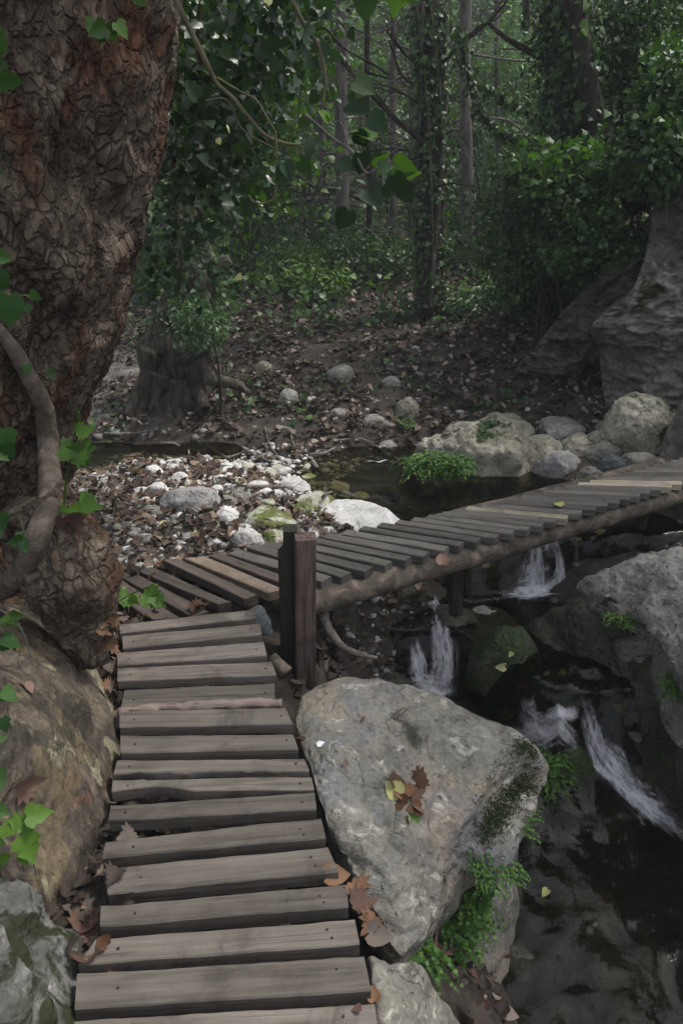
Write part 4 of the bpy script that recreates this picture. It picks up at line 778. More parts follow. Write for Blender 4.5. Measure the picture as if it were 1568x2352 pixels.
def bare_twigs(root, d0, L, r0, seed, n=7, mat='dbark'):
    r_ = np.random.default_rng(seed); parts = []; P = [root+d0*L*f+np.array([0, 0, .12*L*math.sin(f*2.4)*r_.uniform(-1, 1)]) for f in (0, .3, .6, 1)]
    parts.append(tube(P, [r0, r0*.75, r0*.5, r0*.2], 7, 16, .1)); C = spline(P, 20)
    for k in range(n):
        i = r_.integers(4, 19); s = r_.uniform(.15, .4)*L; d = d0+r_.normal(size=3)*.6; d /= np.linalg.norm(d)
        parts.append(tube([C[i], C[i]+d*s*.5+[0, 0, .02], C[i]+d*s+[0, 0, -.03]], [r0*.4, r0*.28, r0*.12], 5, 6))
    return join(parts)

# old gnarled tree behind the pond, with roots
yt = 6.1
o0 = G(405, 905, -.1); old = thing('old_tree', o0, 'gnarled old tree with bare twisted roots standing beyond the left end of the pond', 'tree')
P = pathpx([(410, 960), (408, 900), (402, 830), (410, 760), (432, 690), (440, 620), (425, 540), (414, 450), (410, 340), (404, 200), (400, 0), (395, -300), (385, -700)], yt)
V, F = tube(P, [.34, .28, .24, .22, .2, .17, .12, .085, .075, .07, .065, .06, .04], 110, 260, .2, 2.6, disp=lambda q: .06*fbm(q*[1, 1, .8], 2.6, 4, 4)+.03*ridged(q*[1, 1, .6], 4.2, 3, 4)+.02*fbm(q, 9, 4)-.02)
mk('trunk', V, F, M['obark'], old); SOLID.add(V, F)
for k, rp in enumerate([[(350, 850), (330, 900), (318, 940)], [(372, 860), (362, 915), (352, 950)], [(410, 870), (408, 920), (420, 945)], [(440, 840), (455, 885), (475, 905)], [(450, 830), (478, 870), (540, 882), (575, 870)], [(345, 800), (335, 860), (300, 920)]]):
    PP = pathpx(rp, yt-.22); PP[-1, 1] -= .12; PP[-1, 2] -= .08
    V, F = tube(PP, [.08, .055, .04, .02][:len(rp)], 16, 40, .25, 8); mk('root', V, F, M['obark'], old)
Pb = pathpx([(436, 650), (470, 620), (505, 612), (530, 600)], yt); V, F = tube(Pb, [.11, .08, .06, .05], 20, 40, .25, 6); mk('limb', V, F, M['obark'], old)
V, F, r = on_tube(P, .18, 420, 3, .04, IVY, .14, .3, .62); V2, F2, r2 = cloud(HEART, [AT(470, 760, yt-.3), AT(430, 720, yt-.3), AT(500, 700, yt-.1)], .2, 110, .036, 8)
vv, ff = join([(V, [F]), (V2, [F2])]); mk('ivy', vv, ff, M['blue'], old, rnd=np.concatenate([r, r2]))
V, F, r = cloud(DIAM, crown_clumps((-2.6, 5.6, 5.6), (2.0, 2.0, 1.0), 40, 21), .5, 70, .13, 22); mk('unseen_crown', V, F, M['dark'], old, rnd=r)

# the upright ivy clad trunk in the middle
b_ = GROUND.px(988, 725)[0]; ym = b_[1]; mid = thing('ivy_clad_tree', b_, 'straight dark ivy wrapped trunk standing alone in the middle of the wood', 'tree')
P = pathpx([(988, 745), (986, 700), (986, 560), (990, 400), (992, 240), (988, 100), (984, -20), (980, -300), (978, -700)], ym)
V, F = tube(P, [.17, .135, .125, .12, .115, .11, .1, .09, .07], 50, 260, .12, 5, disp=lambda q: .02*ridged(q*[1, 1, .2], 7, 3)); mk('trunk', V, F, M['dbark'], mid); SOLID.add(V, F)
for k in range(7):
    ph = k*.9; C = spline(P, 60)[2:44]; a = ph+np.linspace(0, 1.6, len(C))*(1 if k % 2 else -1)
    V, F = tube(C+np.column_stack([np.cos(a)*.135, np.sin(a)*.135, a*0]), .011+.004*(k % 3), 7, 90, .2, 6); mk('ivy_stem', V, F, M['gbark'] if k % 2 else M['twigg'], mid)
V, F, r = on_tube(P, .13, 2000, 9, .042, IVY, .1, .1, .75); mk('ivy', V, F, M['dark'], mid, rnd=r)
for k, (pts, rr) in enumerate([([(978, 330), (900, 270), (820, 190), (700, 60)], .03), ([(980, 250), (930, 220), (870, 200), (830, 205)], .015), ([(985, 160), (930, 130), (880, 90)], .014), ([(1000, 160), (1050, 110), (1110, 60), (1150, 10)], .02), ([(980, 370), (930, 365), (850, 380)], .012), ([(1000, 330), (1040, 300), (1060, 340)], .01), ([(980, 200), (925, 180), (885, 110)], .014), ([(975, 460), (930, 430), (905, 380)], .012), ([(995, 620), (1040, 600), (1075, 585)], .01), ([(985, 440), (1030, 420), (1080, 425)], .012)]):
    PP = pathpx(pts, ym-.1); PP[1:, 1] -= np.linspace(.1, .5, len(PP)-1)
    mk('dead_branch', *tube(PP, [rr, rr*.7, rr*.5, rr*.25][:len(PP)], 7, 30, .15), M['dbark'], mid)
    if k < 7: V, F = bare_twigs(PP[1], (PP[2]-PP[1])/np.linalg.norm(PP[2]-PP[1]), .7, rr*.5, 50+k, 8); mk('twig', V, F, M['dbark'], mid)
V, F, r = cloud(DIAM, crown_clumps((1.1, 8.4, 6.2), (1.6, 1.6, 1.2), 16, 31), .55, 70, .14, 32); mk('unseen_crown', V, F, M['dark'], mid, rnd=r)
for k, rp in enumerate([[(975, 700), (965, 735), (945, 745)], [(1000, 700), (1012, 730), (1035, 735)], [(990, 705), (992, 740), (985, 760)]]):
    V, F = tube(pathpx(rp, ym-.14), [.05, .03, .012], 8, 16, .2); mk('root', V, F, M['dbark'], mid)

# ivy trunks on the right
def simple_tree(name, pts, y, rad, mat, label, cat='tree', ivy=0, leafmat='dark', unseen_crown=None, seg=26, group=None, isz=.055, iofs=.15, twigs=0, seed=0):
    P = pathpx(pts, y); t = thing(name, P[0], label, cat, group)
    V, F = tube(P, rad, seg, 150, .1, 5, disp=lambda q: np.mean(rad)*.14*ridged(q*[1, 1, .25], 1.2/np.mean(rad)*.5, 3)); mk('trunk', V, F, M[mat], t)
    if ivy: V, F, r = on_tube(P, np.mean(rad), ivy, 77+seed, isz, IVY, iofs); mk('ivy', V, F, M[leafmat], t, rnd=r)
    if unseen_crown: V, F, r = cloud(DIAM, crown_clumps(unseen_crown[0], unseen_crown[1], unseen_crown[2], 90+seed), .6, 60, .16, 91+seed); mk('unseen_crown', V, F, M[leafmat], t, rnd=r)
    r_ = np.random.default_rng(200+seed); C = spline(P, 60)
    for k in range(twigs):
        i = r_.integers(6, 46); a = r_.choice([0, math.pi])+r_.normal()*.5; d = np.array([math.cos(a), math.sin(a), r_.uniform(-.2, .35)])
        V, F = bare_twigs(C[i], d, r_.uniform(.5, 1.3), np.mean(rad)*.16, 300+seed*10+k, 5, mat); mk('dead_branch', V, F, M[mat], t)
    return t
simple_tree('ivy_clad_tree', [(1345, 620), (1330, 480), (1312, 380), (1296, 250), (1290, 120), (1286, 0), (1280, -250), (1270, -600)], 6.9, [.16, .14, .13, .12, .12, .11, .1, .08], 'dbark', 'thick trunk shaggy with ivy above the right bank', ivy=5200, isz=.042, iofs=.18, unseen_crown=((4.5, 3.9, 6.2), (1.8, 2.0, 1.), 80), seed=1)  # its crown hangs out of view, off the trunk, placed to shade the stream
simple_tree('leaning_tree', [(1470, 480), (1420, 380), (1385, 320), (1358, 240), (1335, 120), (1318, 20), (1295, -150), (1270, -400)], 6.6, [.1, .09, .085, .08, .075, .07, .06, .05], 'dbark', 'smooth dark leaning trunk crossing in front of the shaggy ivy trunk', ivy=500, iofs=.1, seed=2)
simple_tree('curved_tree', [(1260, 420), (1215, 345), (1150, 305), (1100, 250), (1078, 180), (1062, 110), (1056, 60)], 7.2, [.035, .03, .028, .026, .024, .02, .015], 'dbark', 'thin dark stem bowing up and left from the right bank', ivy=350, iofs=.08, isz=.045, seed=3)
simple_tree('fallen_branch_tree', [(1290, 330), (1240, 280), (1180, 240), (1110, 195)], 7.3, [.03, .026, .022, .012], 'dbark', 'slanting dark stem below the bowed one', ivy=300, iofs=.1, isz=.045, seed=4)
simple_tree('dead_branch_tree', [(1290, 160), (1220, 120), (1165, 90), (1118, 50)], 7.0, [.03, .024, .018, .01], 'dbark', 'bare dead bough reaching left from the shaggy ivy trunk', seed=5)
# pines behind
PINES = [((785, 610), 785, 28, 'gbark', 'tall straight grey brown pine trunk left of the middle tree', 10), ((1073, 612), 1068, 26, 'gbark', 'slim pine trunk with its foot showing right of the middle tree', 8), ((900, 590), 905, 15, 'gbark', 'thin pine stem just left of the ivy clad middle trunk', 5), ((848, 600), 842, 12, 'dbark', 'very thin dark stem between the grey pine and the middle trunk', 5),
         ((655, 560), 650, 15, 'dbark', 'thin dark stem seen through the ivy leaves', 5), ((560, 600), 560, 18, 'dbark', 'dark stem behind the hanging ivy curtain', 4), ((1215, 520), 1208, 15, 'dbark', 'dark stem behind the pale leafy tree', 5), ((1357, 430), 1357, 16, 'gbark', 'narrow grey trunk behind the leaning tree', 4), ((1406, 420), 1413, 20, 'pbark', 'slender whitish trunk right of the leaning tree', 2),
         ((1500, 330), 1512, 18, 'pbark', 'pale trunk near the top right corner', 3), ((1145, 560), 1140, 11, 'gbark', 'thin stem left of the pale leafy tree', 4), ((735, 590), 738, 10, 'gbark', 'thinnest stem left of the grey brown pine', 4), ((1020, 560), 1026, 11, 'gbark', 'thin stem right against the middle trunk', 4), ((940, 560), 946, 9, 'gbark', 'wispy stem behind the middle trunk branches', 3), ((470, 590), 468, 18, 'dbark', 'dark stem right of the old tree', 3)]
for k, ((u, v), ut, wpx, mt, lb, tw) in enumerate(PINES):
    p = GROUND.px(u, v)[0]; rr = wpx*depth(p)/FPX/2; top = AT(ut, 0, p[1]); dz = top-p
    pts = [p-[0, 0, .2], p+dz*.33+[.008, 0, 0], p+dz*.66-[.008, 0, 0], p+dz, p+dz*1.7, p+dz*2.6]; t = thing('pine_tree', p, lb, 'tree', 'thin tree trunks of the wood behind')
    mk('trunk', *tube(pts, [rr*1.25, rr, rr*.95, rr*.9, rr*.8, rr*.5], 14, 120, .06, 5), M[mt], t)
    r_ = np.random.default_rng(400+k); C = spline(pts, 60)
    for q in range(tw):
        i = r_.integers(8, 40); a = r_.choice([0, math.pi])+r_.normal()*.6; d = np.array([math.cos(a), math.sin(a), r_.uniform(-.35, .2)])
        mk('dead_branch', *bare_twigs(C[i], d, r_.uniform(.8, 2.), .014, 500+k*20+q, 7), M[mt], t)
    V, F, r = cloud(DIAM, crown_clumps(C[-14]+[0, 0, 1.2], (1.2, 1.2, 1.2), 4, 600+k), .6, 60, .2, 700+k); mk('unseen_crown', V, F, M['dark'], t, rnd=r)

# bushes: clumps given by where they stand in the picture and how far off
NB_ = [0]
def bush(name, label, cat, clumps, y, per, size, mat, T=DIAM, stems=3, rad=.25, group=None, up=.6, flat=.7, base=None, jit=.25):
    NB_[0] += 1; r_ = np.random.default_rng(800+NB_[0])
    C = np.array([AT(c[0], c[1], (c[2] if len(c) > 2 else y)+r_.uniform(-jit, jit)) for c in clumps]); b0 = C.mean(0).copy(); b0[2] = GROUND.down(b0[0], b0[1], 30)[2] if base is None else base
    t = thing(name, b0, label, cat, group)
    V, F, r = cloud(T, C, rad, per, size, 900+NB_[0], up, flat); mk('leaves', V, F, M[mat], t, rnd=r)
    parts = []
    for k in range(min(stems, len(C))):
        c = C[r_.integers(len(C))]; q = b0+np.array([r_.uniform(-.15, .15), r_.uniform(-.1, .1), -.05]); m_ = (q+c)/2+r_.normal(size=3)*.08
        parts.append(tube([q, m_, c], [.014, .01, .005], 6, 12))
    if parts: mk('stems', *join(parts), M['dbark'], t)
    return t
def blob(u0, u1, v0, v1, n, seed, shape=None):
    r_ = np.random.default_rng(seed); out = []
    while len(out) < n:
        a, b = r_.uniform(-1, 1, 2)
        if a*a+b*b < 1: out.append((u0+(a+1)/2*(u1-u0), v0+(b+1)/2*(v1-v0)))
    return out
bush('bush', 'wide low dark green bush left of the middle trunk', 'bush', blob(600, 960, 540, 680, 34, 1), 8.9, 110, .055, 'dark', rad=.26, stems=8)
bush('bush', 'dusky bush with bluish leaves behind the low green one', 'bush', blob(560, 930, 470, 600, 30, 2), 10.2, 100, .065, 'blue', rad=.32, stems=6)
bush('bush', 'bluish leaved shrub right of the foot of the middle trunk', 'bush', blob(1030, 1240, 650, 775, 26, 3), 7.6, 120, .07, 'blue', OVAL, rad=.2, stems=6)
bush('bush', 'small bluish shrub in front of the old tree', 'bush', blob(400, 500, 700, 800, 12, 4), 5.8, 90, .045, 'blue', OVAL, rad=.14, stems=3)
bush('bush', 'overhanging dark bush filling the right bank below the ivy trunks', 'bush', blob(1080, 1400, 380, 690, 64, 5)+[(1480, 330), (1500, 420), (1450, 360), (1490, 520), (1420, 640), (1380, 680)], 6.8, 120, .036, 'dark', HEART, rad=.27, stems=4, jit=.4)
bush('bush', 'bush with yellow green leaf tips over the right bank', 'bush', blob(1190, 1420, 340, 440, 18, 6), 6.3, 60, .055, 'mid', PLANE, rad=.22, stems=5)
bush('leafy_tree', 'pale leafy tree catching the light right of the middle trunk', 'tree', blob(1070, 1250, 60, 420, 46, 7), 10.5, 90, .065, 'palef', rad=.3, stems=8, jit=.5)
bush('leafy_tree', 'dim leafy tree left of the middle trunk', 'tree', blob(810, 960, 40, 400, 18, 8), 12.5, 60, .08, 'mid', rad=.4, stems=6, jit=.8)
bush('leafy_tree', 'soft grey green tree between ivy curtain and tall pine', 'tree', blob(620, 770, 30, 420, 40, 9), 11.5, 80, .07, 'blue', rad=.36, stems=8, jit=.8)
bush('leafy_tree', 'light leafy tree beside the whitish trunk', 'tree', blob(1420, 1600, 60, 330, 36, 10), 9.5, 90, .07, 'mid', rad=.32, stems=6, jit=.5)
bush('leafy_tree', 'dense leafy tree behind the leaning trunk', 'tree', blob(1150, 1460, 200, 560, 44, 11), 9.2, 80, .07, 'dark', rad=.34, stems=6, jit=.6)
bush('leafy_tree', 'dark leafy tree at the top right above the cliff', 'tree', blob(1380, 1620, -60, 260, 40, 12), 7.0, 170, .036, 'dark', HEART, rad=.28, stems=6)
bush('bush', 'dark leafy thicket hanging over the hollow left of the cliff', 'bush', blob(1260, 1480, 440, 640, 36, 18), 5.9, 100, .036, 'dark', HEART, rad=.17, stems=0, jit=.2)
bush('bush', 'dark bush trailing over the upper edge of the cliff', 'bush', blob(1440, 1600, 260, 440, 26, 13), 5.6, 120, .045, 'dark', HEART, rad=.2, stems=0)
bush('bush', 'dark leaves crowning the top of the cliff', 'bush', blob(1490, 1640, 120, 330, 26, 20), 5.8, 120, .04, 'dark', HEART, rad=.2, stems=0)
bush('bush', 'low bush by the slim pine foot', 'bush', blob(1010, 1130, 430, 560, 18, 14), 11.5, 80, .07, 'blue', rad=.3, stems=4)
bush('bush', 'bush behind the old tree', 'bush', blob(320, 560, 480, 700, 36, 15), 8.4, 90, .06, 'mid', rad=.3, stems=5)
bush('bush', 'shadowy bush behind the ivy curtain', 'bush', blob(420, 660, 300, 560, 40, 16), 9.5, 90, .075, 'dark', rad=.36, stems=5)
bush('leafy_tree', 'shadowy tree behind the ivy curtain', 'tree', blob(380, 640, -20, 320, 44, 17), 9.0, 90, .075, 'dark', rad=.38, stems=5)
bush('bush', 'low leafy shrubs between the middle trunk and the far bushes', 'bush', blob(930, 1150, 560, 680, 26, 19), 9.6, 90, .055, 'dark', rad=.24, stems=5)
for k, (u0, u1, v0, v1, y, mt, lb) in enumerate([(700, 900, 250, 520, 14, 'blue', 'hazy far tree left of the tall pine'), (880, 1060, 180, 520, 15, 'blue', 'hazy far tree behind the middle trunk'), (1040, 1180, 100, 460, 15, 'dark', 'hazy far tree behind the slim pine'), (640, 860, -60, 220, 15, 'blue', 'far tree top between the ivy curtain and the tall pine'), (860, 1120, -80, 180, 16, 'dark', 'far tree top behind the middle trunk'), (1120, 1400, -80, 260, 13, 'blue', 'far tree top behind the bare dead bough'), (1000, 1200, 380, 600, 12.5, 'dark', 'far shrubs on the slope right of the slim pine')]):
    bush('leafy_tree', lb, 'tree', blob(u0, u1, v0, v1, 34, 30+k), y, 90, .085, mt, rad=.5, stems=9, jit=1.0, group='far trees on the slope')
# bright ground plants
def ground_cover(name, label, n, xr_, yr_, size, mat, seed, T=DIAM, up=(.02, .16), dens=None, kind='stuff'):
    r_ = np.random.default_rng(seed); x = r_.uniform(*xr_, n); y = r_.uniform(*yr_, n); P3 = np.column_stack([x, y, 0*x])
    m = fbm(P3, 1.4, 3, seed) > (-.05 if dens is None else dens); x, y = x[m], y[m]; z = tz(x, y)+r_.uniform(*up, len(x))
    V, F, r = scatter(T, np.column_stack([x, y, z]), r_.normal(size=(len(x), 3))*.6+[0, -.3, .8], r_.normal(size=(len(x), 3)), size*r_.uniform(.6, 1.4, len(x)), r_.random(len(x)))
    o = mk(name, V, F, M[mat], None, None, rnd=r); return tag(o, label, 'ground cover', kind=kind)
ground_cover('ground_cover', 'bright green low plants lighting up the forest floor', 9000, (-2.6, .1), (8.2, 10.0), .06, 'bright', 41, OVAL, (.03, .3), -.1)
ground_cover('ground_cover', 'dark creeping ivy on the floor of the wood', 14000, (-4, 5), (7.4, 14), .06, 'dark', 42, HEART, (.02, .3), -.05)
ground_cover('ground_cover', 'scattered ivy sprigs on the leafy far bank', 2600, (-2.5, 4), (5.5, 8), .045, 'dark', 43, HEART, (.01, .08), .18)
ground_cover('undergrowth', 'tangled undergrowth covering the slope behind', 60000, (-12, 14), (12, 30), .15, 'dark', 44, DIAM, (.0, .8), -.6)
ground_cover('undergrowth', 'paler tangled undergrowth on the slope behind', 26000, (-12, 14), (11, 30), .14, 'blue', 45, DIAM, (.1, 1.0), .0)

# leaves and pebbles on the ground
def litter(name, label, n, xr_, yr_, size, mat, seed, T=PLANE, dens=-9, lift=.012, minz=None):
    r_ = np.random.default_rng(seed); x = r_.uniform(*xr_, n); y = r_.uniform(*yr_, n); P3 = np.column_stack([x, y, 0*x])
    z = tz(x, y); m = (fbm(P3, 2.2, 3, seed) > dens) & (z > lvl(x, y)+.01); x, y, z = x[m], y[m], z[m]+r_.uniform(0, lift, m.sum()); k = len(x)
    V, F, r = scatter(T, np.column_stack([x, y, z+.006]), r_.normal(size=(k, 3))*.38+[0, 0, 1], r_.normal(size=(k, 3)), size*r_.uniform(.5, 1.35, k), r_.random(k), r_.uniform(-.6, 1.2, k))
    o = mk(name, V, F, M[mat], None, None, rnd=r); return tag(o, label, 'leaf litter', kind='stuff')
litter('leaf_litter', 'dry brown leaves carpeting the far bank', 19000, (-4, 5), (5.2, 9.5), .05, 'litter', 51, HEART, -.35, .03)
litter('leaf_litter', 'brown leaves mixed with gravel beyond the plank corner', 4200, (-2.4, .45), (3.1, 5.3), .045, 'litterb', 52, HEART, -.45, .02)
litter('leaf_litter', 'grey brown crumbled leaves on the gravel bar', 3800, (-2.4, .45), (3.1, 5.3), .034, 'litterg', 53, OVAL, -.3, .02)
litter('leaf_litter', 'withered leaves between the big root and the boardwalk', 1300, (-1.25, -.42), (.9, 3.1), .05, 'litter', 54, PLANE, -.5, .04)
litter('leaf_litter', 'damp leaves on the bank below the tan boulder', 260, (.2, .62), (1.1, 1.85), .045, 'litter', 55, HEART, -.3, .02)
litter('leaf_litter', 'leaves gathered at the foot of the posts', 260, (-.2, .12), (2.5, 3.2), .05, 'litterg', 56, PLANE, -.5, .03)
m_, nt_, p_, out_ = new_mat('pebbles'); bb = NB(nt_); at_ = bb.n('ShaderNodeAttribute', attribute_name='rnd')
bb.L(bb.mix(.4, bb.ramp(at_.outputs['Fac'], [(0, (.06, .055, .05)), (.5, (.2, .19, .175)), (.8, (.36, .35, .34)), (1, (.6, .59, .58))]), bb.ramp(bb.noise(bb.pos(), 70, 4), [(.3, (.3, .3, .3)), (.7, (.7, .7, .7))]), 'OVERLAY'), p_.inputs['Base Color']); p_.inputs['Roughness'].default_value = .85; M['peb'] = m_
def pebbles(name, label, n, xr_, yr_, s0, s1, seed, sub=1, dark=1.0):
    r_ = np.random.default_rng(seed); x = r_.uniform(*xr_, n); y = r_.uniform(*yr_, n); z = tz(x, y); m = (z > lvl(x, y)-.08); x, y, z = x[m], y[m], z[m]; k = len(x); D, F = ico(sub)
    s = s0+(s1-s0)*r_.random(k)**3; sc = s[:, None]*r_.uniform(.6, 1.2, (k, 3))*[1, 1, .6]; B = np.repeat(D[None], k, 0)*(1+.22*r_.normal(size=(k, len(D), 1)))
    a = r_.uniform(0, 6.28, k); B = B*sc[:, None]; X_ = B[..., 0]*np.cos(a)[:, None]-B[..., 1]*np.sin(a)[:, None]; Y_ = B[..., 0]*np.sin(a)[:, None]+B[..., 1]*np.cos(a)[:, None]
    V = np.stack([X_+x[:, None], Y_+y[:, None], B[..., 2]+z[:, None]], -1).reshape(-1, 3); F = (F[None]+(np.arange(k)*len(D))[:, None, None]).reshape(-1, 3)
    o = mk(name, V, F, M['peb'], None, None, rnd=np.repeat(r_.random(k)**1.3*dark if dark > 0 else .65+.35*r_.random(k), len(D))); return tag(o, label, 'gravel', kind='stuff')
pebbles('gravel', 'small mixed pebbles of the gravel bar', 6500, (-2.4, .5), (3.1, 5.35), .006, .03, 61, 2)
pebbles('gravel', 'loose stones on the pale path', 900, (-3.4, -1.0), (5.5, 10), .01, .05, 62)
pebbles('gravel', 'scattered pebbles on the far bank', 800, (-1.2, 3), (5.3, 8), .01, .04, 63)
pebbles('gravel', 'pebbles on the stream bed', 500, (.5, 2.2), (1.0, 5), .01, .04, 64, dark=.45)
pebbles('gravel', 'white pebbles along the back of the gravel bar', 1500, (-1.9, .5), (4.35, 5.3), .008, .034, 65, 2, dark=-1)
TWIG = (np.array([[-.012, 0, 0], [.012, 0, 0], [.03, .5, .02], [.008, .5, .02], [.0, 1, 0]]), np.array([[0, 1, 2], [0, 2, 3], [3, 2, 4]]))
litter('twig_litter', 'small dry twigs strewn over the far bank', 1500, (-3, 4), (5.15, 9), .3, 'litterg', 57, TWIG, -.5, .04)
litter('twig_litter', 'bits of twig and straw on the gravel bar', 350, (-2.2, .4), (3.1, 5.2), .16, 'litterg', 58, TWIG, -.5, .03)
# loose cobbles, each a stone of its own
protos = []
r_ = np.random.default_rng(70)
CG = 'loose cobbles half buried in leaves on the gravel bar'
spots = []
tries = 0
while len(spots) < 210 and tries < 5000:
    tries += 1; u, v = r_.uniform(215, 900), r_.uniform(1062, 1300)
    if v > 1250 and u > 560: continue
    p = GROUND.px(u, v)[0]
    if p[2] < lvl(p[:1], p[1:2])[0]-.03 or p[1] > 5.5: continue
    if any(np.linalg.norm(p-q) < .05 for q in spots): continue
    spots.append(p)
t2 = 0
while t2 < 60:
    u, v = r_.uniform(330, 900), r_.uniform(1064, 1180); p = GROUND.px(u, v)[0]
    if p[1] > 5.3 or p[2] < lvl(p[:1], p[1:2])[0]-.04: t2 += 1; continue
    V, F = rock(3, (.075*r_.uniform(.7, 1.5), .06*r_.uniform(.7, 1.4), .055), 2000+t2, r_.uniform(0, 3), 9, .85, .06); t2 += 1
    if any(np.linalg.norm(p-q) < .045 for q in spots): continue
    spots2 = p+[0, 0, .006]; o = mk('stone', V+spots2, F, M['pale'] if r_.random() < .7 else M['paleg'], None, spots2); spots.append(np.array([99., 99, 99])); spots.append(p)
    tag(o, 'angular pale stone standing up among the white pebbles at the back of the gravel bar', 'stone', 'angular pale stones at the back of the gravel bar')
spots = [q for q in spots[:210]]
for k, p in enumerate(spots):
    bright = p[1] > 4.35 or r_.random() < .25; s = r_.uniform(.016, .036)*(1.2 if bright else 1)
    if k < 10:
        V, F = rock(3, (2, 1.5, 1.1), 900+k, 0, 12, .6, .08); o = mk('cobble', V, F, [M['pale'], M['cob']][k % 2], None, np.zeros(3)); protos.append(o)
    else: o = protos[(r_.integers(5)*2+(0 if bright else 1)) % 10].copy(); COL.objects.link(o)
    o.location = p+[0, 0, s*.1]; o.scale = (s, s, s*r_.uniform(.8, 1.2)); o.rotation_euler = (r_.uniform(-.2, .2), r_.uniform(-.2, .2), r_.uniform(0, 6.28))
    where = 'close to the big trunk' if p[0] < -1.0 else ('along the pond edge of the gravel bar' if p[1] > 4.75 else ('near the long pale rock' if p[0] > -.1 else ('just beyond the plank corner' if p[1] < 3.9 else 'in the middle of the gravel bar')))
    isp = o.data.materials[0].name.startswith('pale'); tag(o, ('small whitish' if isp else 'small dull grey')+' cobble half buried in leaves '+where, 'cobble', ('whitish' if isp else 'grey')+' loose cobbles '+where)

# ------------------------------------------------------------------ white water
def ribbon(pts, w, seed, wet=.012, nn=70, m=16, fade=.25):
    P = np.array([WATER.px(u, v)[0] for u, v in pts]); C = spline(P, nn); T = np.gradient(C[:, :2], axis=0); T /= np.linalg.norm(T, axis=1)[:, None]+1e-9; S = np.column_stack([T[:, 1], -T[:, 0]])
    W = np.interp(np.linspace(0, 1, nn), np.linspace(0, 1, len(w)), w); x = np.linspace(-1, 1, m); XY = C[:, None, :2]+S[:, None]*(x[None, :, None]*W[:, None, None]*.5)
    X_, Y_ = XY[..., 0].ravel(), XY[..., 1].ravel(); z = lvl(X_, Y_); Q = np.column_stack([X_, Y_, z])
    z = z+wet+.012*np.clip(fbm(Q, 11, 3, seed), -.6, 1)+.012; dist = np.concatenate([[0], np.cumsum(np.linalg.norm(np.diff(C, axis=0), axis=1))])
    uv = np.column_stack([np.tile(x*.5, nn)*np.repeat(W, m)*2+seed, np.repeat(dist*1.1, m)]); al = np.repeat(np.sin(np.linspace(0, math.pi, nn))**.35, m)*np.tile((1-np.abs(x)**2.2), nn)
    V = np.column_stack([X_, Y_, z]); return V, grid_faces(nn, m), al, uv
falls = [([(1215, 1232), (1222, 1262), (1226, 1300), (1226, 1340), (1212, 1372), (1180, 1400)], [.12, .22, .28, .3, .34, .3], 1), ([(1262, 1240), (1278, 1280), (1288, 1320), (1280, 1350), (1262, 1372)], [.06, .1, .12, .16, .12], 2), ([(1130, 1372), (1200, 1370), (1262, 1362), (1305, 1345)], [.1, .24, .24, .1], 3), ([(1300, 1205), (1262, 1232), (1235, 1258)], [.16, .22, .2], 9),
         ([(925, 1312), (950, 1338), (978, 1372), (1000, 1400), (1010, 1425)], [.08, .14, .2, .18, .12], 4), ([(990, 1400), (1005, 1440), (1012, 1480), (1020, 1530), (1012, 1575), (1000, 1605)], [.1, .18, .24, .3, .34, .3], 5), ([(945, 1480), (958, 1530), (970, 1585)], [.12, .2, .22], 11), ([(930, 1590), (990, 1592), (1050, 1590)], [.16, .24, .16], 13), ([(1155, 1440), (1165, 1480), (1175, 1510)], [.05, .06, .05], 14),
         ([(1320, 1600), (1340, 1630), (1350, 1665), (1362, 1705), (1385, 1750), (1420, 1795), (1470, 1840), (1530, 1888), (1620, 1945)], [.08, .14, .18, .18, .2, .26, .34, .4, .44], 6), ([(1400, 1760), (1450, 1830), (1510, 1890), (1590, 1950)], [.08, .14, .2, .2], 12), ([(1180, 1632), (1205, 1660), (1245, 1685), (1300, 1700), (1350, 1720)], [.1, .16, .14, .12, .08], 7), ([(1240, 1652), (1290, 1650), (1335, 1640)], [.05, .08, .06], 15), ([(900, 1064), (870, 1066), (830, 1070)], [.03, .05, .03], 8)]
falls = [(a, [q*.78 for q in w_], sd0) for a, w_, sd0 in falls]
parts = [ribbon(*f) for f in falls]; o_ = 0; VV = []; FF = []; AA = []; UU = []
for V, F, a, u in parts: VV.append(V); FF.append(F+o_); AA.append(a); UU.append(u); o_ += len(V)
wf = mk('white_water', np.vstack(VV), np.vstack(FF), M['foam'], None, None, rnd=np.concatenate(AA), uv=np.vstack(UU)); tag(wf, kind='structure')

moss_px = [([(1222, 1758), (1190, 1800), (1150, 1860), (1110, 1920)], .035, 'dark moss filling the long crease of the tan boulder')]
for pts, wd, lb in moss_px:
    C = spline([SOLID.px(u, v)[0] for u, v in pts], 30); r_ = np.random.default_rng(5); n = int(5000*wd/.035); k = r_.integers(0, 30, n); q = C[k]+np.column_stack([r_.normal(size=n)*wd*.5, r_.normal(size=n)*wd*.5, np.zeros(n)]); z = np.array([SOLID.down(a, b_, .5)[2] for a, b_ in q[:, :2]])
    V, F, r = scatter(DIAM, np.column_stack([q[:, :2], z+.001]), r_.normal(size=(n, 3))*.8+[0, 0, .6], r_.normal(size=(n, 3))+[0, 0, .5], .009*r_.uniform(.5, 1.3, n)); tag(mk('moss', V, F, M['moss'], None, C[0], rnd=r), lb, 'moss', kind='stuff')

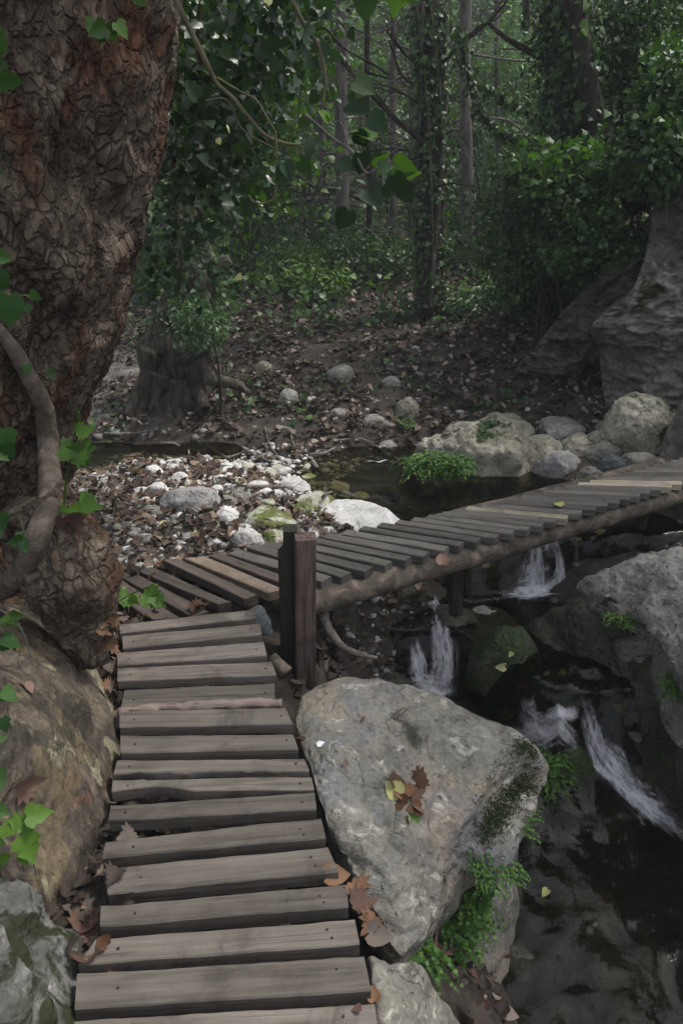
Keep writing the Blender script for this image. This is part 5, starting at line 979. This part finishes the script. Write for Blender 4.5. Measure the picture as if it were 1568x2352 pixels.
# ------------------------------------------------------------------ ferns and hanging greenery
def frond(p, d, L, n, s, r_, droop=.6):
    pts = [p+d*L*f+np.array([0, 0, -droop*L*f*f]) for f in np.linspace(0, 1, 6)]; C = spline(pts, n); st = tube(pts, [.0016, .0014, .0012, .001, .0008, .0006], 4, 10)
    Tn = np.gradient(C, axis=0); Tn /= np.linalg.norm(Tn, axis=1)[:, None]; sd_ = np.cross(Tn, [0, 0, 1.]); sd_ /= np.linalg.norm(sd_, axis=1)[:, None]+1e-9
    side = np.where(np.arange(n) % 2, 1, -1)[:, None]; off = sd_*side*(L*.16*np.sin(np.linspace(.5, 2.9, n)))[:, None]*r_.uniform(.3, 1, (n, 1))
    return st, (C+off, np.column_stack([r_.normal(size=n)*.3, -.3+r_.normal(size=n)*.3, .9+r_.normal(size=n)*.2]), sd_*side+Tn*.6, s*np.linspace(1.1, .6, n)*r_.uniform(.7, 1.2, n))
def fern(name, label, anchors, nf, L, s, mat='fern', n=22, droop=.6, T=FANL, seed=0, cat='fern', updir=.35, fix=None):
    r_ = np.random.default_rng(1000+seed); A = [(SOLID.px(u, v)) for u, v in anchors] if fix is None else [(q, np.array([0, -.3, 1.])) for q in fix]; t = thing(name, A[0][0], label, cat); S = []; pos = []; nr = []; tp = []; sz = []
    for k in range(nf):
        p, nn = A[r_.integers(len(A))]; p = p+r_.normal(size=3)*.018*np.array([1, 1, .4]); a = r_.uniform(0, 2*math.pi); d = np.array([math.cos(a), math.sin(a)*.8-.25, updir+r_.uniform(-.2, .3)])+nn*.4; d /= np.linalg.norm(d)
        st, (c, a1, a2, a3) = frond(p, d, L*r_.uniform(.55, 1.15), n, s, r_, droop); S.append(st); pos.append(c); nr.append(a1); tp.append(a2); sz.append(a3)
    V, F, r = scatter(T, np.vstack(pos), np.vstack(nr), np.vstack(tp), np.concatenate(sz)); mk('fronds', V, F, M[mat], t, rnd=r); mk('stems', *join(S), M['dbark'], t); return t
fern('fern', 'big bright fern tuft drooping over the pond edge', [(950, 1060)], 110, .17, .022, n=26, droop=.8, seed=1, fix=[AT(u, v, 4.75) for u, v in ((945, 1066), (975, 1058), (1000, 1054), (1030, 1058), (1052, 1064), (960, 1078), (990, 1076), (1020, 1078), (1045, 1080))])
fern('fern', 'small fern tuft on the creased grey boulder', [(1420, 1415), (1445, 1425)], 18, .1, .014, seed=2, droop=.5)
fern('fern', 'maidenhair fern beside the cascade at the right corner of the tan boulder', [(1262, 1745), (1268, 1790), (1264, 1830)], 34, .11, .020, seed=3, droop=.6)
fern('fern', 'maidenhair fern clump under the lower lip of the tan boulder', [(1085, 2040), (1060, 2080), (1040, 2110), (1090, 2080)], 46, .11, .020, seed=4, droop=.6)
fern('fern', 'lowest maidenhair fern near the bottom rock and a dead leaf', [(960, 2185), (1000, 2190), (1040, 2185), (1010, 2160)], 44, .11, .020, seed=5, droop=.6)
fern('fern', 'little fern on the wet side of the tan boulder', [(1205, 1900), (1215, 1925)], 12, .08, .013, seed=6)
fern('fern', 'tiny fern behind the top edge of the tan boulder', [(1155, 1625), (1175, 1632)], 12, .08, .014, seed=7)
fern('fern', 'fern at the right edge of the picture above the cascade', [(1545, 1570), (1562, 1590)], 16, .1, .014, seed=8)
fern('fern', 'mossy green fringe beneath the overhanging side of the tan boulder', [(1125, 2012), (1150, 2000), (1165, 1990), (1100, 1985)], 26, .07, .011, seed=9)
fern('small_plant', 'fresh green weed at the foot of the leaning bank rock', [(925, 975), (935, 985)], 14, .13, .022, 'bright', seed=10, cat='plant', updir=.8, droop=.2)
fern('small_plant', 'weeds on the flat slanting rock by the pond', [(1165, 1110), (1220, 1100), (1180, 1100)], 18, .09, .016, 'fern', seed=11, cat='plant')
fern('small_plant', 'dark plant growing from the top of the mossy boulder', [(1125, 985), (1140, 975), (1110, 1000)], 26, .12, .02, 'dark', seed=12, cat='plant')

# ------------------------------------------------------------------ single leaves and sprigs in front
def leaves_px(L, T, name, mat, par, seed=0, tilt=.45, facing=True):
    """L: (base u, base v, tip u, tip v, y) for each leaf"""
    r_ = np.random.default_rng(1500+seed); pos = []; nr = []; tp = []; sz = []
    for q in L:
        bu, bv, tu, tv, y = q; a = AT(bu, bv, y); b = AT(tu, tv, y+r_.uniform(-.03, .03)); c = np.array([0, 0, CAMH])-a; c /= np.linalg.norm(c)
        pos.append(a); nr.append(c+r_.normal(size=3)*tilt); tp.append(b-a); sz.append(np.linalg.norm(b-a)*(.78 if T is IVY else .82 if T is PLANE else .88))
    V, F, r = scatter(T, pos, nr, tp, sz, None, r_.uniform(-.1, .5, len(pos))); return mk(name, V, F, M[mat], par, rnd=r)
def stem(pts, y, r, par, mat='twigg', n=60, name='stem'):
    return mk(name, *tube(pathpx(pts, y), r, 7, n, .12, 20), M[mat], par)
# the ivy curtain behind the trunk, with its thin stems
iv = thing('hanging_ivy', AT(520, 700, 3.6), 'dense curtain of dark ivy leaves hanging right of the big trunk', 'ivy')
cl = blob(380, 690, -80, 300, 72, 71)+blob(390, 590, 240, 450, 28, 72)+blob(345, 470, 430, 620, 12, 73)+blob(620, 740, -90, 30, 12, 74)
rr_ = np.random.default_rng(75); C = np.array([AT(u, v, rr_.uniform(2.9, 4.3)) for u, v in cl])
V, F, r = cloud(IVY, C, .2, 30, .042, 76, .3, .9); mk('leaves', V, F, M['ivyc'], iv, rnd=r)
V, F, r = cloud(HEART, np.array([AT(u, v, rr_.uniform(3.4, 5.0)) for u, v in blob(390, 740, -60, 520, 60, 77)]), .24, 22, .03, 78, .4, .9); mk('small_leaves', V, F, M['mid'], iv, rnd=r)
for k, pts in enumerate([[(470, -60), (455, 100), (490, 260), (470, 420), (450, 560)], [(560, -60), (540, 120), (560, 260), (520, 400)], [(640, -60), (600, 120), (620, 240)], [(420, -60), (410, 200), (400, 400), (420, 620)], [(520, -60), (500, 80), (540, 200), (600, 260)], [(400, 60), (450, 180), (530, 300), (560, 430)], [(600, -60), (640, 80), (680, 190)], [(380, 300), (430, 380), (500, 430), (530, 520)], [(450, 20), (520, 60), (600, 60), (690, 110)]]):
    stem(pts, 3.2+.1*k, .008 if k < 5 else .005, iv)
br = thing('ivy_branch', AT(560, 270, 2.3), 'long bare ivy stem arching down and right across the ivy curtain', 'branch')
stem([(385, -40), (425, 45), (468, 130), (498, 190), (538, 228), (575, 275), (622, 318), (688, 332), (725, 300)], 2.35, [.008, .008, .007, .006, .006, .005, .005, .004, .003], br, n=120)
stem([(498, 178), (560, 215), (590, 232), (630, 300)], 2.35, .003, br); stem([(470, 232), (520, 230), (560, 300), (640, 345)], 2.38, .002, br); stem([(570, 448), (585, 465), (615, 465), (632, 445), (636, 380), (632, 300)], 2.3, .003, br)
leaves_px([(455, 225, 420, 180, 2.4), (650, 375, 662, 420, 2.25), (662, 385, 632, 432, 2.25), (705, 318, 738, 362, 2.3), (600, 100, 628, 145, 2.4), (625, 85, 640, 130, 2.5), (510, 108, 540, 130, 2.5), (560, 240, 600, 262, 2.5), (690, 368, 712, 408, 2.4), (575, 252, 540, 270, 2.6), (540, 330, 560, 372, 2.6), (640, 300, 668, 290, 2.4), (605, 205, 640, 230, 2.5), (480, 130, 510, 160, 2.6), (640, 135, 618, 175, 2.5)], HEART, 'leaves', 'ivy', br, 1)
leaves_px([(520, 290, 512, 308, 2.5), (500, 318, 508, 336, 2.5), (555, 632, 548, 648, 2.9), (612, 8, 618, -16, 2.3)], HEART, 'leaves', 'yellow', br, 2)['label'] = 'few yellow leaves among the green ones'
b2 = thing('ivy_branch', AT(740, 130, 2.4), 'thin knotted stem hanging straight down from the top edge', 'branch')
stem([(655, -30), (700, 60), (722, 90), (740, 135), (747, 190), (742, 230)], 2.4, [.006, .006, .006, .005, .004, .003], b2, n=80); stem([(712, 78), (745, 65), (790, 110), (860, 150)], 2.4, .003, b2, 'dbark')
leaves_px([(735, 108, 760, 128, 2.4), (730, 215, 708, 240, 2.4), (712, 60, 690, 90, 2.4), (738, 210, 758, 232, 2.45)], HEART, 'leaves', 'ivy', b2, 3)
b3 = thing('leafy_sprig', AT(850, 380, 2.1), 'large leaved sprig lit from above hanging in front of the middle trunk', 'branch')
stem([(700, 262), (760, 315), (810, 350), (840, 398), (862, 388), (880, 372)], 2.15, [.004, .004, .004, .004, .003, .002], b3, 'gbark'); stem([(838, 398), (842, 420), (846, 440)], 2.15, .003, b3, 'gbark'); stem([(800, 345), (790, 300), (780, 280)], 2.15, .003, b3, 'gbark')
leaves_px([(800, 482, 772, 540, 2.05), (846, 436, 880, 492, 2.1), (918, 425, 952, 472, 2.15), (905, 400, 935, 460, 2.1), (825, 350, 838, 410, 2.15), (868, 385, 905, 372, 2.1), (820, 300, 842, 345, 2.2), (850, 265, 892, 306, 2.2), (815, 185, 868, 210, 2.25), (818, 215, 838, 235, 2.25), (800, 240, 860, 258, 2.3), (900, 400, 925, 430, 2.2), (855, 355, 885, 385, 2.2), (780, 370, 820, 395, 2.3), (900, 432, 870, 450, 2.1)], HEART, 'leaves', 'ivy', b3, 4)
leaves_px([(858, 320, 796, 310, 2.2), (842, 322, 815, 308, 2.2), (856, 362, 905, 356, 2.15), (905, 378, 968, 390, 2.15), (925, 395, 975, 415, 2.15), (755, 276, 718, 272, 2.2), (745, 268, 760, 282, 2.2)], HEART, 'lit_leaves', 'sprout', b3, 5, .9)
b4 = thing('leafy_sprig', AT(880, -20, 2.0), 'dark round leaf and light lobed leaf hanging from the top edge', 'branch')
stem([(800, -80), (840, -30), (900, -30), (960, -60)], 2.0, .004, b4, 'gbark')
leaves_px([(840, -20, 835, 52, 2.0)], HEART, 'leaf', 'ivy', b4, 6, .2); leaves_px([(915, -35, 902, 58, 2.0)], PLANE, 'leaf', 'sprout', b4, 7, .3); leaves_px([(935, -30, 960, 28, 2.0)], PLANE, 'leaf', 'sprout', b4, 21, .3)
b5 = thing('ivy_sprig', AT(245, 40, 1.75), 'pale ivy leaves dangling in front of the upper trunk', 'ivy')
stem([(212, -40), (210, 20), (206, 48)], 1.75, .002, b5); stem([(240, -40), (236, 20), (232, 52)], 1.75, .002, b5)
leaves_px([(214, 48, 204, 98, 1.72), (242, 62, 205, 82, 1.7), (244, 60, 284, 88, 1.7), (268, 52, 296, 62, 1.7), (310, -10, 340, 22, 1.72), (250, 60, 262, 112, 1.75), (228, 88, 245, 105, 1.75)], IVY, 'leaves', 'mid', b5, 8, .4)
b6 = thing('ivy_sprig', AT(10, 140, 1.6), 'ivy leaves at the left edge high on the trunk', 'ivy')
leaves_px([(-5, 118, 52, 152, 1.6), (10, 140, -18, 160, 1.6), (0, 178, 52, 212, 1.62), (-20, 190, 10, 210, 1.62), (-10, 350, 8, 372, 1.62), (-12, 385, 9, 402, 1.62)], IVY, 'leaves', 'ivyl', b6, 9, .4)
b7 = thing('ivy_sprig', AT(20, 700, 1.65), 'large heart shaped ivy leaves on the trunk at the left edge', 'ivy')
stem([(-20, 660), (20, 676), (55, 678), (70, 682)], 1.7, .0016, b7)
leaves_px([(22, 676, 24, 762, 1.66), (68, 672, 98, 695, 1.75), (-5, 625, 22, 675, 1.66), (-10, 600, 8, 640, 1.66), (62, 700, 68, 722, 1.8), (-15, 585, 6, 590, 1.66)], HEART, 'leaves', 'ivyl', b7, 10, .35)
b8 = thing('ivy_sprig', AT(60, 850, 1.9), 'two small ivy leaves beside the vine', 'ivy')
leaves_px([(62, 838, 64, 872, 1.92), (110, 848, 128, 880, 1.95)], IVY, 'leaves', 'ivyl', b8, 11, .4); stem([(80, 858), (100, 852), (112, 849)], 1.93, .0015, b8)
b9 = thing('ivy_sprig', AT(10, 1020, 1.7), 'long pointed ivy leaves at the left edge beside the vine', 'ivy')
leaves_px([(8, 985, 20, 1050, 1.72), (12, 1020, 36, 1072, 1.7), (-8, 1040, 32, 1068, 1.7), (0, 1180, 18, 1230, 1.75), (-8, 1200, 10, 1245, 1.75)], IVY, 'leaves', 'ivyl', b9, 12, .4)
b10 = thing('ivy_sprig', AT(50, 1250, 1.75), 'two ivy leaves lying over the hook of the vine', 'ivy')
leaves_px([(52, 1238, 4, 1246, 1.72), (48, 1240, 70, 1280, 1.72), (44, 1222, 52, 1245, 1.74)], IVY, 'leaves', 'ivyl', b10, 13, .35); stem([(62, 1250), (50, 1200), (40, 1185)], 1.75, .002, b10)
b11 = thing('ivy_sprig', AT(40, 1430, 1.6), 'trailing ivy with a yellow green young leaf on the root', 'ivy')
leaves_px([(2, 1425, 42, 1450, 1.62), (5, 1470, 22, 1525, 1.6), (-5, 1480, 30, 1500, 1.6), (5, 1590, 40, 1640, 1.55), (-5, 1600, 22, 1600, 1.55), (5, 1650, 20, 1690, 1.52), (-8, 1700, 20, 1692, 1.5), (-8, 1770, 14, 1810, 1.48), (-5, 1420, -20, 1440, 1.6)], IVY, 'leaves', 'ivyl', b11, 14, .4)
leaves_px([(25, 1412, 68, 1420, 1.62), (20, 1410, 28, 1432, 1.62)], IVY, 'young_leaf', 'bright', b11, 15, .3); stem([(-10, 1395), (28, 1418), (52, 1450), (72, 1510)], 1.63, .0022, b11, 'gbark')
b12 = thing('ivy_sprig', AT(60, 1890, 1.35), 'bright cluster of lobed ivy leaves low beside the grey boulder', 'ivy')
leaves_px([(62, 1875, 112, 1862, 1.36), (62, 1878, 62, 1850, 1.36), (55, 1900, 20, 1880, 1.35), (55, 1905, 90, 1925, 1.35), (52, 1920, 65, 1965, 1.34), (45, 1905, 25, 1950, 1.34), (60, 1940, 88, 1955, 1.34), (50, 1965, 72, 1995, 1.33), (30, 1890, 60, 1910, 1.36), (10, 1960, 0, 1990, 1.33)], IVY, 'leaves', 'sprout', b12, 16, .35)
leaves_px([(-20, 1860, 32, 1870, 1.37), (-20, 1900, 20, 1905, 1.36), (-10, 1930, 20, 1945, 1.35)], IVY, 'dark_leaves', 'fern', b12, 17, .35); stem([(58, 1920), (75, 1970), (84, 2010)], 1.34, .002, b12, 'gbark')
# young plane shoots
s1 = thing('plane_shoot', AT(148, 1165, 2.1), 'tall fresh green shoot with lobed leaves growing between vine and trunk', 'shoot')
stem([(146, 1175), (152, 1110), (163, 1050), (172, 995), (180, 955)], 2.05, [.003, .003, .003, .0025, .002], s1, 'sprout'); stem([(180, 965), (181, 945)], 2.05, .005, s1, 'sprout', 10, 'bud')
leaves_px([(163, 1056, 200, 1000, 2.03), (163, 1054, 155, 995, 2.02), (167, 1050, 232, 1020, 2.03), (178, 994, 228, 980, 2.05)], PLANE, 'leaves', 'sprout', s1, 18, .45)
s2 = thing('plane_shoot', AT(170, 1160, 2.1), 'spreading green leaves at the foot of the tall shoot', 'shoot')
leaves_px([(158, 1166, 190, 1142, 2.03), (190, 1156, 236, 1160, 2.03), (152, 1165, 140, 1178, 2.02), (185, 1148, 226, 1140, 2.05), (205, 1162, 230, 1188, 2.05)], PLANE, 'leaves', 'sprout', s2, 19, .5)
s3 = thing('plane_shoot', AT(245, 1395, 2.3), 'light green shoot reaching over the dark corner planks', 'shoot')
stem([(240, 1402), (262, 1388), (300, 1366), (330, 1352), (356, 1344)], 2.35, .002, s3, 'sprout')
leaves_px([(275, 1382, 322, 1352, 2.35), (300, 1370, 325, 1392, 2.33), (330, 1362, 382, 1398, 2.33), (338, 1368, 352, 1405, 2.33), (350, 1350, 366, 1338, 2.35), (240, 1402, 245, 1428, 2.3), (352, 1372, 390, 1400, 2.33)], PLANE, 'leaves', 'sprout', s3, 20, .3)

# ------------------------------------------------------------------ fallen leaves, twigs, small marks
def lay(u, v, px, T, mat, label, ang=None, name='fallen_leaf', cat='leaf', curl=.6, tilt=.25, lift=.006, group=None, surf=SOLID, z=None):
    r_ = np.random.default_rng(int(u*7+v*13)); p, nn = surf.px(u, v) if z is None else (G(u, v, z), np.array([0, -.25, 1.])); s = px*depth(p)/FPX; a = r_.uniform(0, 6.28) if ang is None else ang
    V, F, r = scatter(T, [p+nn*lift-np.array([math.cos(a), math.sin(a), 0])*s*.4], [nn+r_.normal(size=3)*tilt], [[math.cos(a), math.sin(a), 0]], [s], [r_.random()], [curl*r_.uniform(.5, 1.4)])
    return tag(mk(name, V, F, M[mat], None, p, rnd=r), label, cat, group)
for u, v, px, T, mt, lb in [(905, 1800, 46, HEART, 'brown', 'brown leaf at the upper left of the little pile on the tan boulder'), (958, 1795, 50, PLANE, 'brown', 'large curled brown leaf of the pile on the tan boulder'), (925, 1822, 56, HEART, 'brown', 'brown leaf in the middle of the pile on the tan boulder'), (908, 1818, 50, HEART, 'yellow', 'pale yellow leaf in the pile on the tan boulder'),
    (918, 1845, 46, HEART, 'brown', 'dark brown leaf under the yellow one'), (960, 1845, 52, PLANE, 'pinkish', 'pinkish brown leaf of the pile near the boulder middle'), (948, 1862, 40, HEART, 'brown', 'small brown leaf above the green one'), (946, 1888, 50, HEART, 'fern', 'green leaf at the lower end of the pile on the tan boulder'),
    (802, 2008, 26, HEART, 'yellow', 'small yellow leaf at the left rim of the tan boulder'), (832, 2078, 64, PLANE, 'pinkish', 'large pinkish dead leaf between planks and tan boulder'), (850, 2125, 52, PLANE, 'brown', 'brown leaf below the large pinkish one beside the planks'), (820, 2050, 60, PLANE, 'brown', 'brown leaf above the large pinkish one'), (868, 2152, 60, HEART, 'litterg', 'grey brown leaf above the bottom rock'),
    (992, 2198, 56, PLANE, 'pinkish', 'orange brown leaf under the lowest fern'), (1078, 2255, 34, HEART, 'pinkish', 'pink leaf on the mud right of the bottom rock'), (1100, 2330, 60, PLANE, 'brown', 'orange leaf at the bottom edge right of the bottom rock'), (1062, 2340, 70, PLANE, 'litterg', 'greyish leaf at the bottom edge beside the orange one'), (1040, 2245, 26, HEART, 'pinkish', 'tiny pink leaf beside the bottom rock'), (1085, 2190, 30, HEART, 'pinkish', 'small pink leaf near the lowest fern'),
    (820, 2322, 22, HEART, 'pinkish', 'small pale leaf on the lowest plank'), (858, 2290, 36, HEART, 'brown', 'rusty leaf at the right end of the lowest planks'), (684, 1705, 30, HEART, 'brown', 'rusty leaf wedged between plank and boulder'), (770, 2018, 60, HEART, 'brown', 'rusty leaf in the gap beside the wide plank'),
    (240, 2170, 40, HEART, 'brown', 'orange leaf on the left end of a plank'), (262, 2222, 34, HEART, 'brown', 'narrow orange leaf on the second lowest plank'), (315, 1975, 44, PLANE, 'pinkish', 'curled brown leaf on the left end of a plank'), (290, 1925, 44, PLANE, 'litterg', 'grey brown leaf lying on the left end of a plank'), (195, 2130, 64, PLANE, 'pinkish', 'big dead leaf between the moss blotched boulder and the planks'),
    (262, 2020, 48, PLANE, 'litterg', 'crumpled grey leaf near the left end of the wide plank'), (290, 2060, 60, PLANE, 'litterg', 'crumpled leaf under the wide plank end'), (62, 1580, 34, HEART, 'pinkish', 'small orange leaf stuck on the root'), (50, 1478, 0, HEART, 'brown', ''), (145, 1240, 90, PLANE, 'pinkish', 'large pink brown dead leaf hanging behind the vine'), (20, 1215, 60, PLANE, 'brown', 'dead leaf left of the vine hook'),
    (60, 1790, 70, PLANE, 'pinkish', 'dull pink leaf on the root beside the trailing ivy'), (20, 1840, 70, PLANE, 'pinkish', 'dull pink leaf lower on the root edge'), (375, 1213, 28, HEART, 'yellow', 'yellow leaf lying on the gravel bar'), (445, 1225, 26, HEART, 'yellow', 'yellow leaf beyond the paler corner plank'), (355, 1240, 18, HEART, 'bright', 'small green yellow leaf on the gravel bar'), (737, 1196, 22, HEART, 'yellow', 'pale leaf between the green stones'),
    (1282, 1163, 22, HEART, 'yellow', 'yellow leaf lying on the bridge planks'), (735, 1180, 20, HEART, 'yellow', 'pale leaf above the left green stone'), (380, 1312, 50, HEART, 'brown', 'orange leaf behind the corner planks'), (790, 1755, 16, HEART, 'pinkish', 'tiny orange leaf high on the tan boulder'), (834, 1655, 14, HEART, 'pinkish', 'tiny orange speck of leaf near the boulder top')]:
    if px: lay(u, v, px, T, mt, lb, z=-.035 if (815 <= u <= 870 and 2040 < v < 2160) or u in (770, 684, 858) else None)
for u, v, px, mt, lb in [(1150, 1528, 26, 'yellow', 'bright yellow leaf on the dark mossy rock in mid stream'), (1342, 1560, 34, 'yellow', 'cream leaf at the top of the lower cascade'), (1336, 1545, 24, 'brown', 'red brown leaf beside the cream one'), (1422, 1612, 34, 'yellow', 'cream leaf on the dark slab right of the cascade'), (1258, 1658, 26, 'yellow', 'pale green leaf in the rapid behind the tan boulder'), (1288, 1548, 18, 'yellow', 'tiny cream leaf above the mossy green rock'), (1468, 1680, 30, 'litterg', 'brown wet leaf on the dark slab'),
    (1175, 1500, 14, 'yellow', 'tiny yellow leaf beside the mossy rock'), (1200, 1560, 30, 'brown', 'rusty leaves on the wet ledge'), (1255, 1552, 14, 'yellow', 'pale fleck of leaf on the wet ledge'), (885, 1406, 26, 'yellow', 'yellow leaf under the bridge near the posts'), (1378, 1228, 24, 'yellow', 'pale green leaf floating beyond the bridge beam'), (1330, 1245, 18, 'yellow', 'cream leaf floating beyond the bridge beam'), (1362, 1240, 14, 'yellow', 'small cream leaf beside the two floating ones'),
    (1252, 2052, 22, 'yellow', 'yellow leaf floating in the lower pool'), (1115, 1305, 22, 'yellow', 'white blossom like leaf caught under the bridge beam'), (1160, 2190, 22, 'brown', 'small brown leaf in the shallow water'), (1012, 1295, 34, 'pinkish', 'orange leaf caught beside the bridge support')]:
    lay(u, v, px, HEART, mt, lb, lift=.012, surf=SOLID if (u, v) != (1252, 2052) else WATER)
ORD = ['topmost', 'second', 'third', 'fourth', 'fifth', 'sixth', 'seventh', 'eighth', 'ninth', 'tenth', 'eleventh', 'twelfth', 'thirteenth', 'lowest']
def srt(L): return sorted(L, key=lambda q: q[1])
for k, (u, v) in enumerate(srt([(735, 1445), (750, 1470), (765, 1490), (745, 1500), (780, 1480), (730, 1475), (770, 1510), (755, 1455)])):
    lay(u, v, 40, PLANE, 'litterg', ORD[k]+' from the top of the dull dead leaves heaped right of the posts', group='dead leaves heaped behind the posts')
for k, (u, v) in enumerate(srt([(250, 1450), (262, 1500), (240, 1530), (262, 1560), (225, 1480), (255, 1418), (320, 1422), (345, 1424), (450, 1405), (465, 1400), (570, 1392), (232, 1590), (236, 1445), (250, 1475)])):
    lay(u, v, 34, PLANE, 'brown', ORD[k]+' from the top of the rusty dead leaves beside the corner planks', group='rusty leaves beside the corner planks')
for k, (u, v) in enumerate(srt([(190, 2060), (180, 2100), (205, 2010), (215, 2090), (230, 1990), (170, 2180), (200, 2200), (225, 2040), (238, 1900), (210, 2160)])):
    lay(u, v, 60, PLANE, 'pinkish' if k % 2 else 'litterg', ORD[k]+' from the top of the dead leaves heaped between root and near planks', group='dead leaves in the hollow beside the near planks')
lay(738, 1707, 22, FANL, 'white', 'white bird dropping on the tan boulder', name='bird_dropping', cat='dropping', curl=0, tilt=0, lift=.003)
STK = [([(725, 645), (800, 690), (870, 715), (940, 730)], .012, 'long pale stick lying between pond and gravel bar'), ([(470, 648), (520, 660), (562, 668)], .008, 'thin stick at the back of the gravel bar'), ([(470, 648), (478, 690), (492, 715)], .008, 'short stick standing in the pond edge'), ([(560, 635), (600, 665), (645, 688)], .011, 'bent dark stick at the pond edge'), ([(1030, 675), (1100, 668), (1155, 640)], .01, 'pale stick across the pond inlet'),
       ([(1045, 710), (1070, 745), (1110, 780)], .016, 'stubby pale stick leaning in the pond inlet'), ([(740, 830), (830, 828), (935, 832)], .013, 'brown stick lying across white stones'), ([(1120, 845), (1170, 855), (1235, 872)], .015, 'grey stick beside the pond stones'), ([(1160, 608), (1260, 600), (1330, 625), (1392, 672)], .008, 'arched twig right of the pond inlet'), ([(825, 545), (845, 620), (905, 712)], .006, 'thin upright twig in the debris heap'), ([(940, 570), (965, 640), (1000, 690)], .006, 'thin slanting twig in the debris heap'),
       ([(650, 690), (700, 672), (745, 655)], .008, 'small twig lying left of the long pale stick'), ([(80, 580), (200, 580), (330, 560)], .014, 'dark branch along the far edge of the pond'), ([(340, 620), (400, 622), (430, 635)], .01, 'pale root curving at the pond edge'), ([(1090, 880), (1110, 860), (1140, 850)], .01, 'short twig near the white topped stone')]
for k, (pts, rr, lb) in enumerate(STK):
    P = []
    for (x, y) in pts: u, v, _, _ = c5(x, y, 0, 0); P.append(SOLID.px(u, v)[0]+[0, 0, rr+.015])
    tag(mk('stick', *tube(P, [rr, rr*.85, rr*.6, rr*.5][:len(P)], 8, 30, .25, 12), M['stick'], None, P[0]), lb, 'stick')
P = [AT(738, 1398, 2.95), AT(752, 1440, 2.9), AT(780, 1480, 2.85), AT(815, 1500, 2.82), AT(866, 1512, 2.8)]
tag(mk('driftwood_root', *tube(P, [.026, .024, .018, .014, .008], 12, 50, .3, 14), M['stick'], None, P[0]), 'crooked grey root lying beside the posts under the bridge', 'root')
P = pathpx([(1000, 1335), (1040, 1328), (1060, 1335), (1082, 1375)], 3.5); tag(mk('twig', *tube(P, .006, 6, 30, .1), M['dbark'], None, P[0]), 'thin dark twig caught on the bridge support', 'twig')
for k, pts in enumerate([[(1205, 830, 6.6), (1290, 740, 6.4), (1400, 650, 5.5), (1470, 590, 5.4)], [(1250, 840, 6.5), (1330, 790, 6.3), (1420, 700, 5.5)]]):
    P = pathpx(pts, 6); tag(mk('hanging_root', *tube(P, [.03, .025, .02, .012], 10, 40, .25, 8), M['dbark'], None, P[0]), ['dark root slanting across the hollow under the cliff', 'lower dark root in the hollow under the cliff'][k], 'root')
for k, pts in enumerate([[(0, 800), (35, 850), (60, 900), (70, 960)], [(10, 750), (50, 820), (78, 870)], [(0, 850), (40, 920), (66, 1000)], [(80, 760), (70, 820), (90, 900), (85, 980)]]):
    P = np.array([TRUNK.px(u, v)[0]+[0, -.015, 0] for u, v in pts]); tag(mk('dead_tendril', *tube(P, .0028, 5, 30, .1), M['dbark'], None, P[0]), ['fine dead tendril nearest the left edge of the trunk', 'fine dead tendril running toward the vine', 'low dead tendril under the others', 'dead tendril alongside the top of the vine'][k], 'tendril')

# ------------------------------------------------------------------ the air of the wood
hz_ = bmesh.new(); bmesh.ops.create_cube(hz_, size=1); me = bpy.data.meshes.new('haze'); hz_.to_mesh(me); hz_.free()
haze = bpy.data.objects.new('haze', me); COL.objects.link(haze); haze.scale = (140, 140, 60); haze.location = (0, 10, 22); tag(haze, 'thin grey air between the trees', 'haze', kind='stuff')
m, nt, p, out = new_mat('haze_air'); nt.nodes.remove(p); pv = nt.nodes.new('ShaderNodeVolumePrincipled'); pv.inputs['Color'].default_value = (.82, .9, 1, 1); pv.inputs['Density'].default_value = .0035
nt.links.new(pv.outputs[0], out.inputs['Volume']); me.materials.append(m)
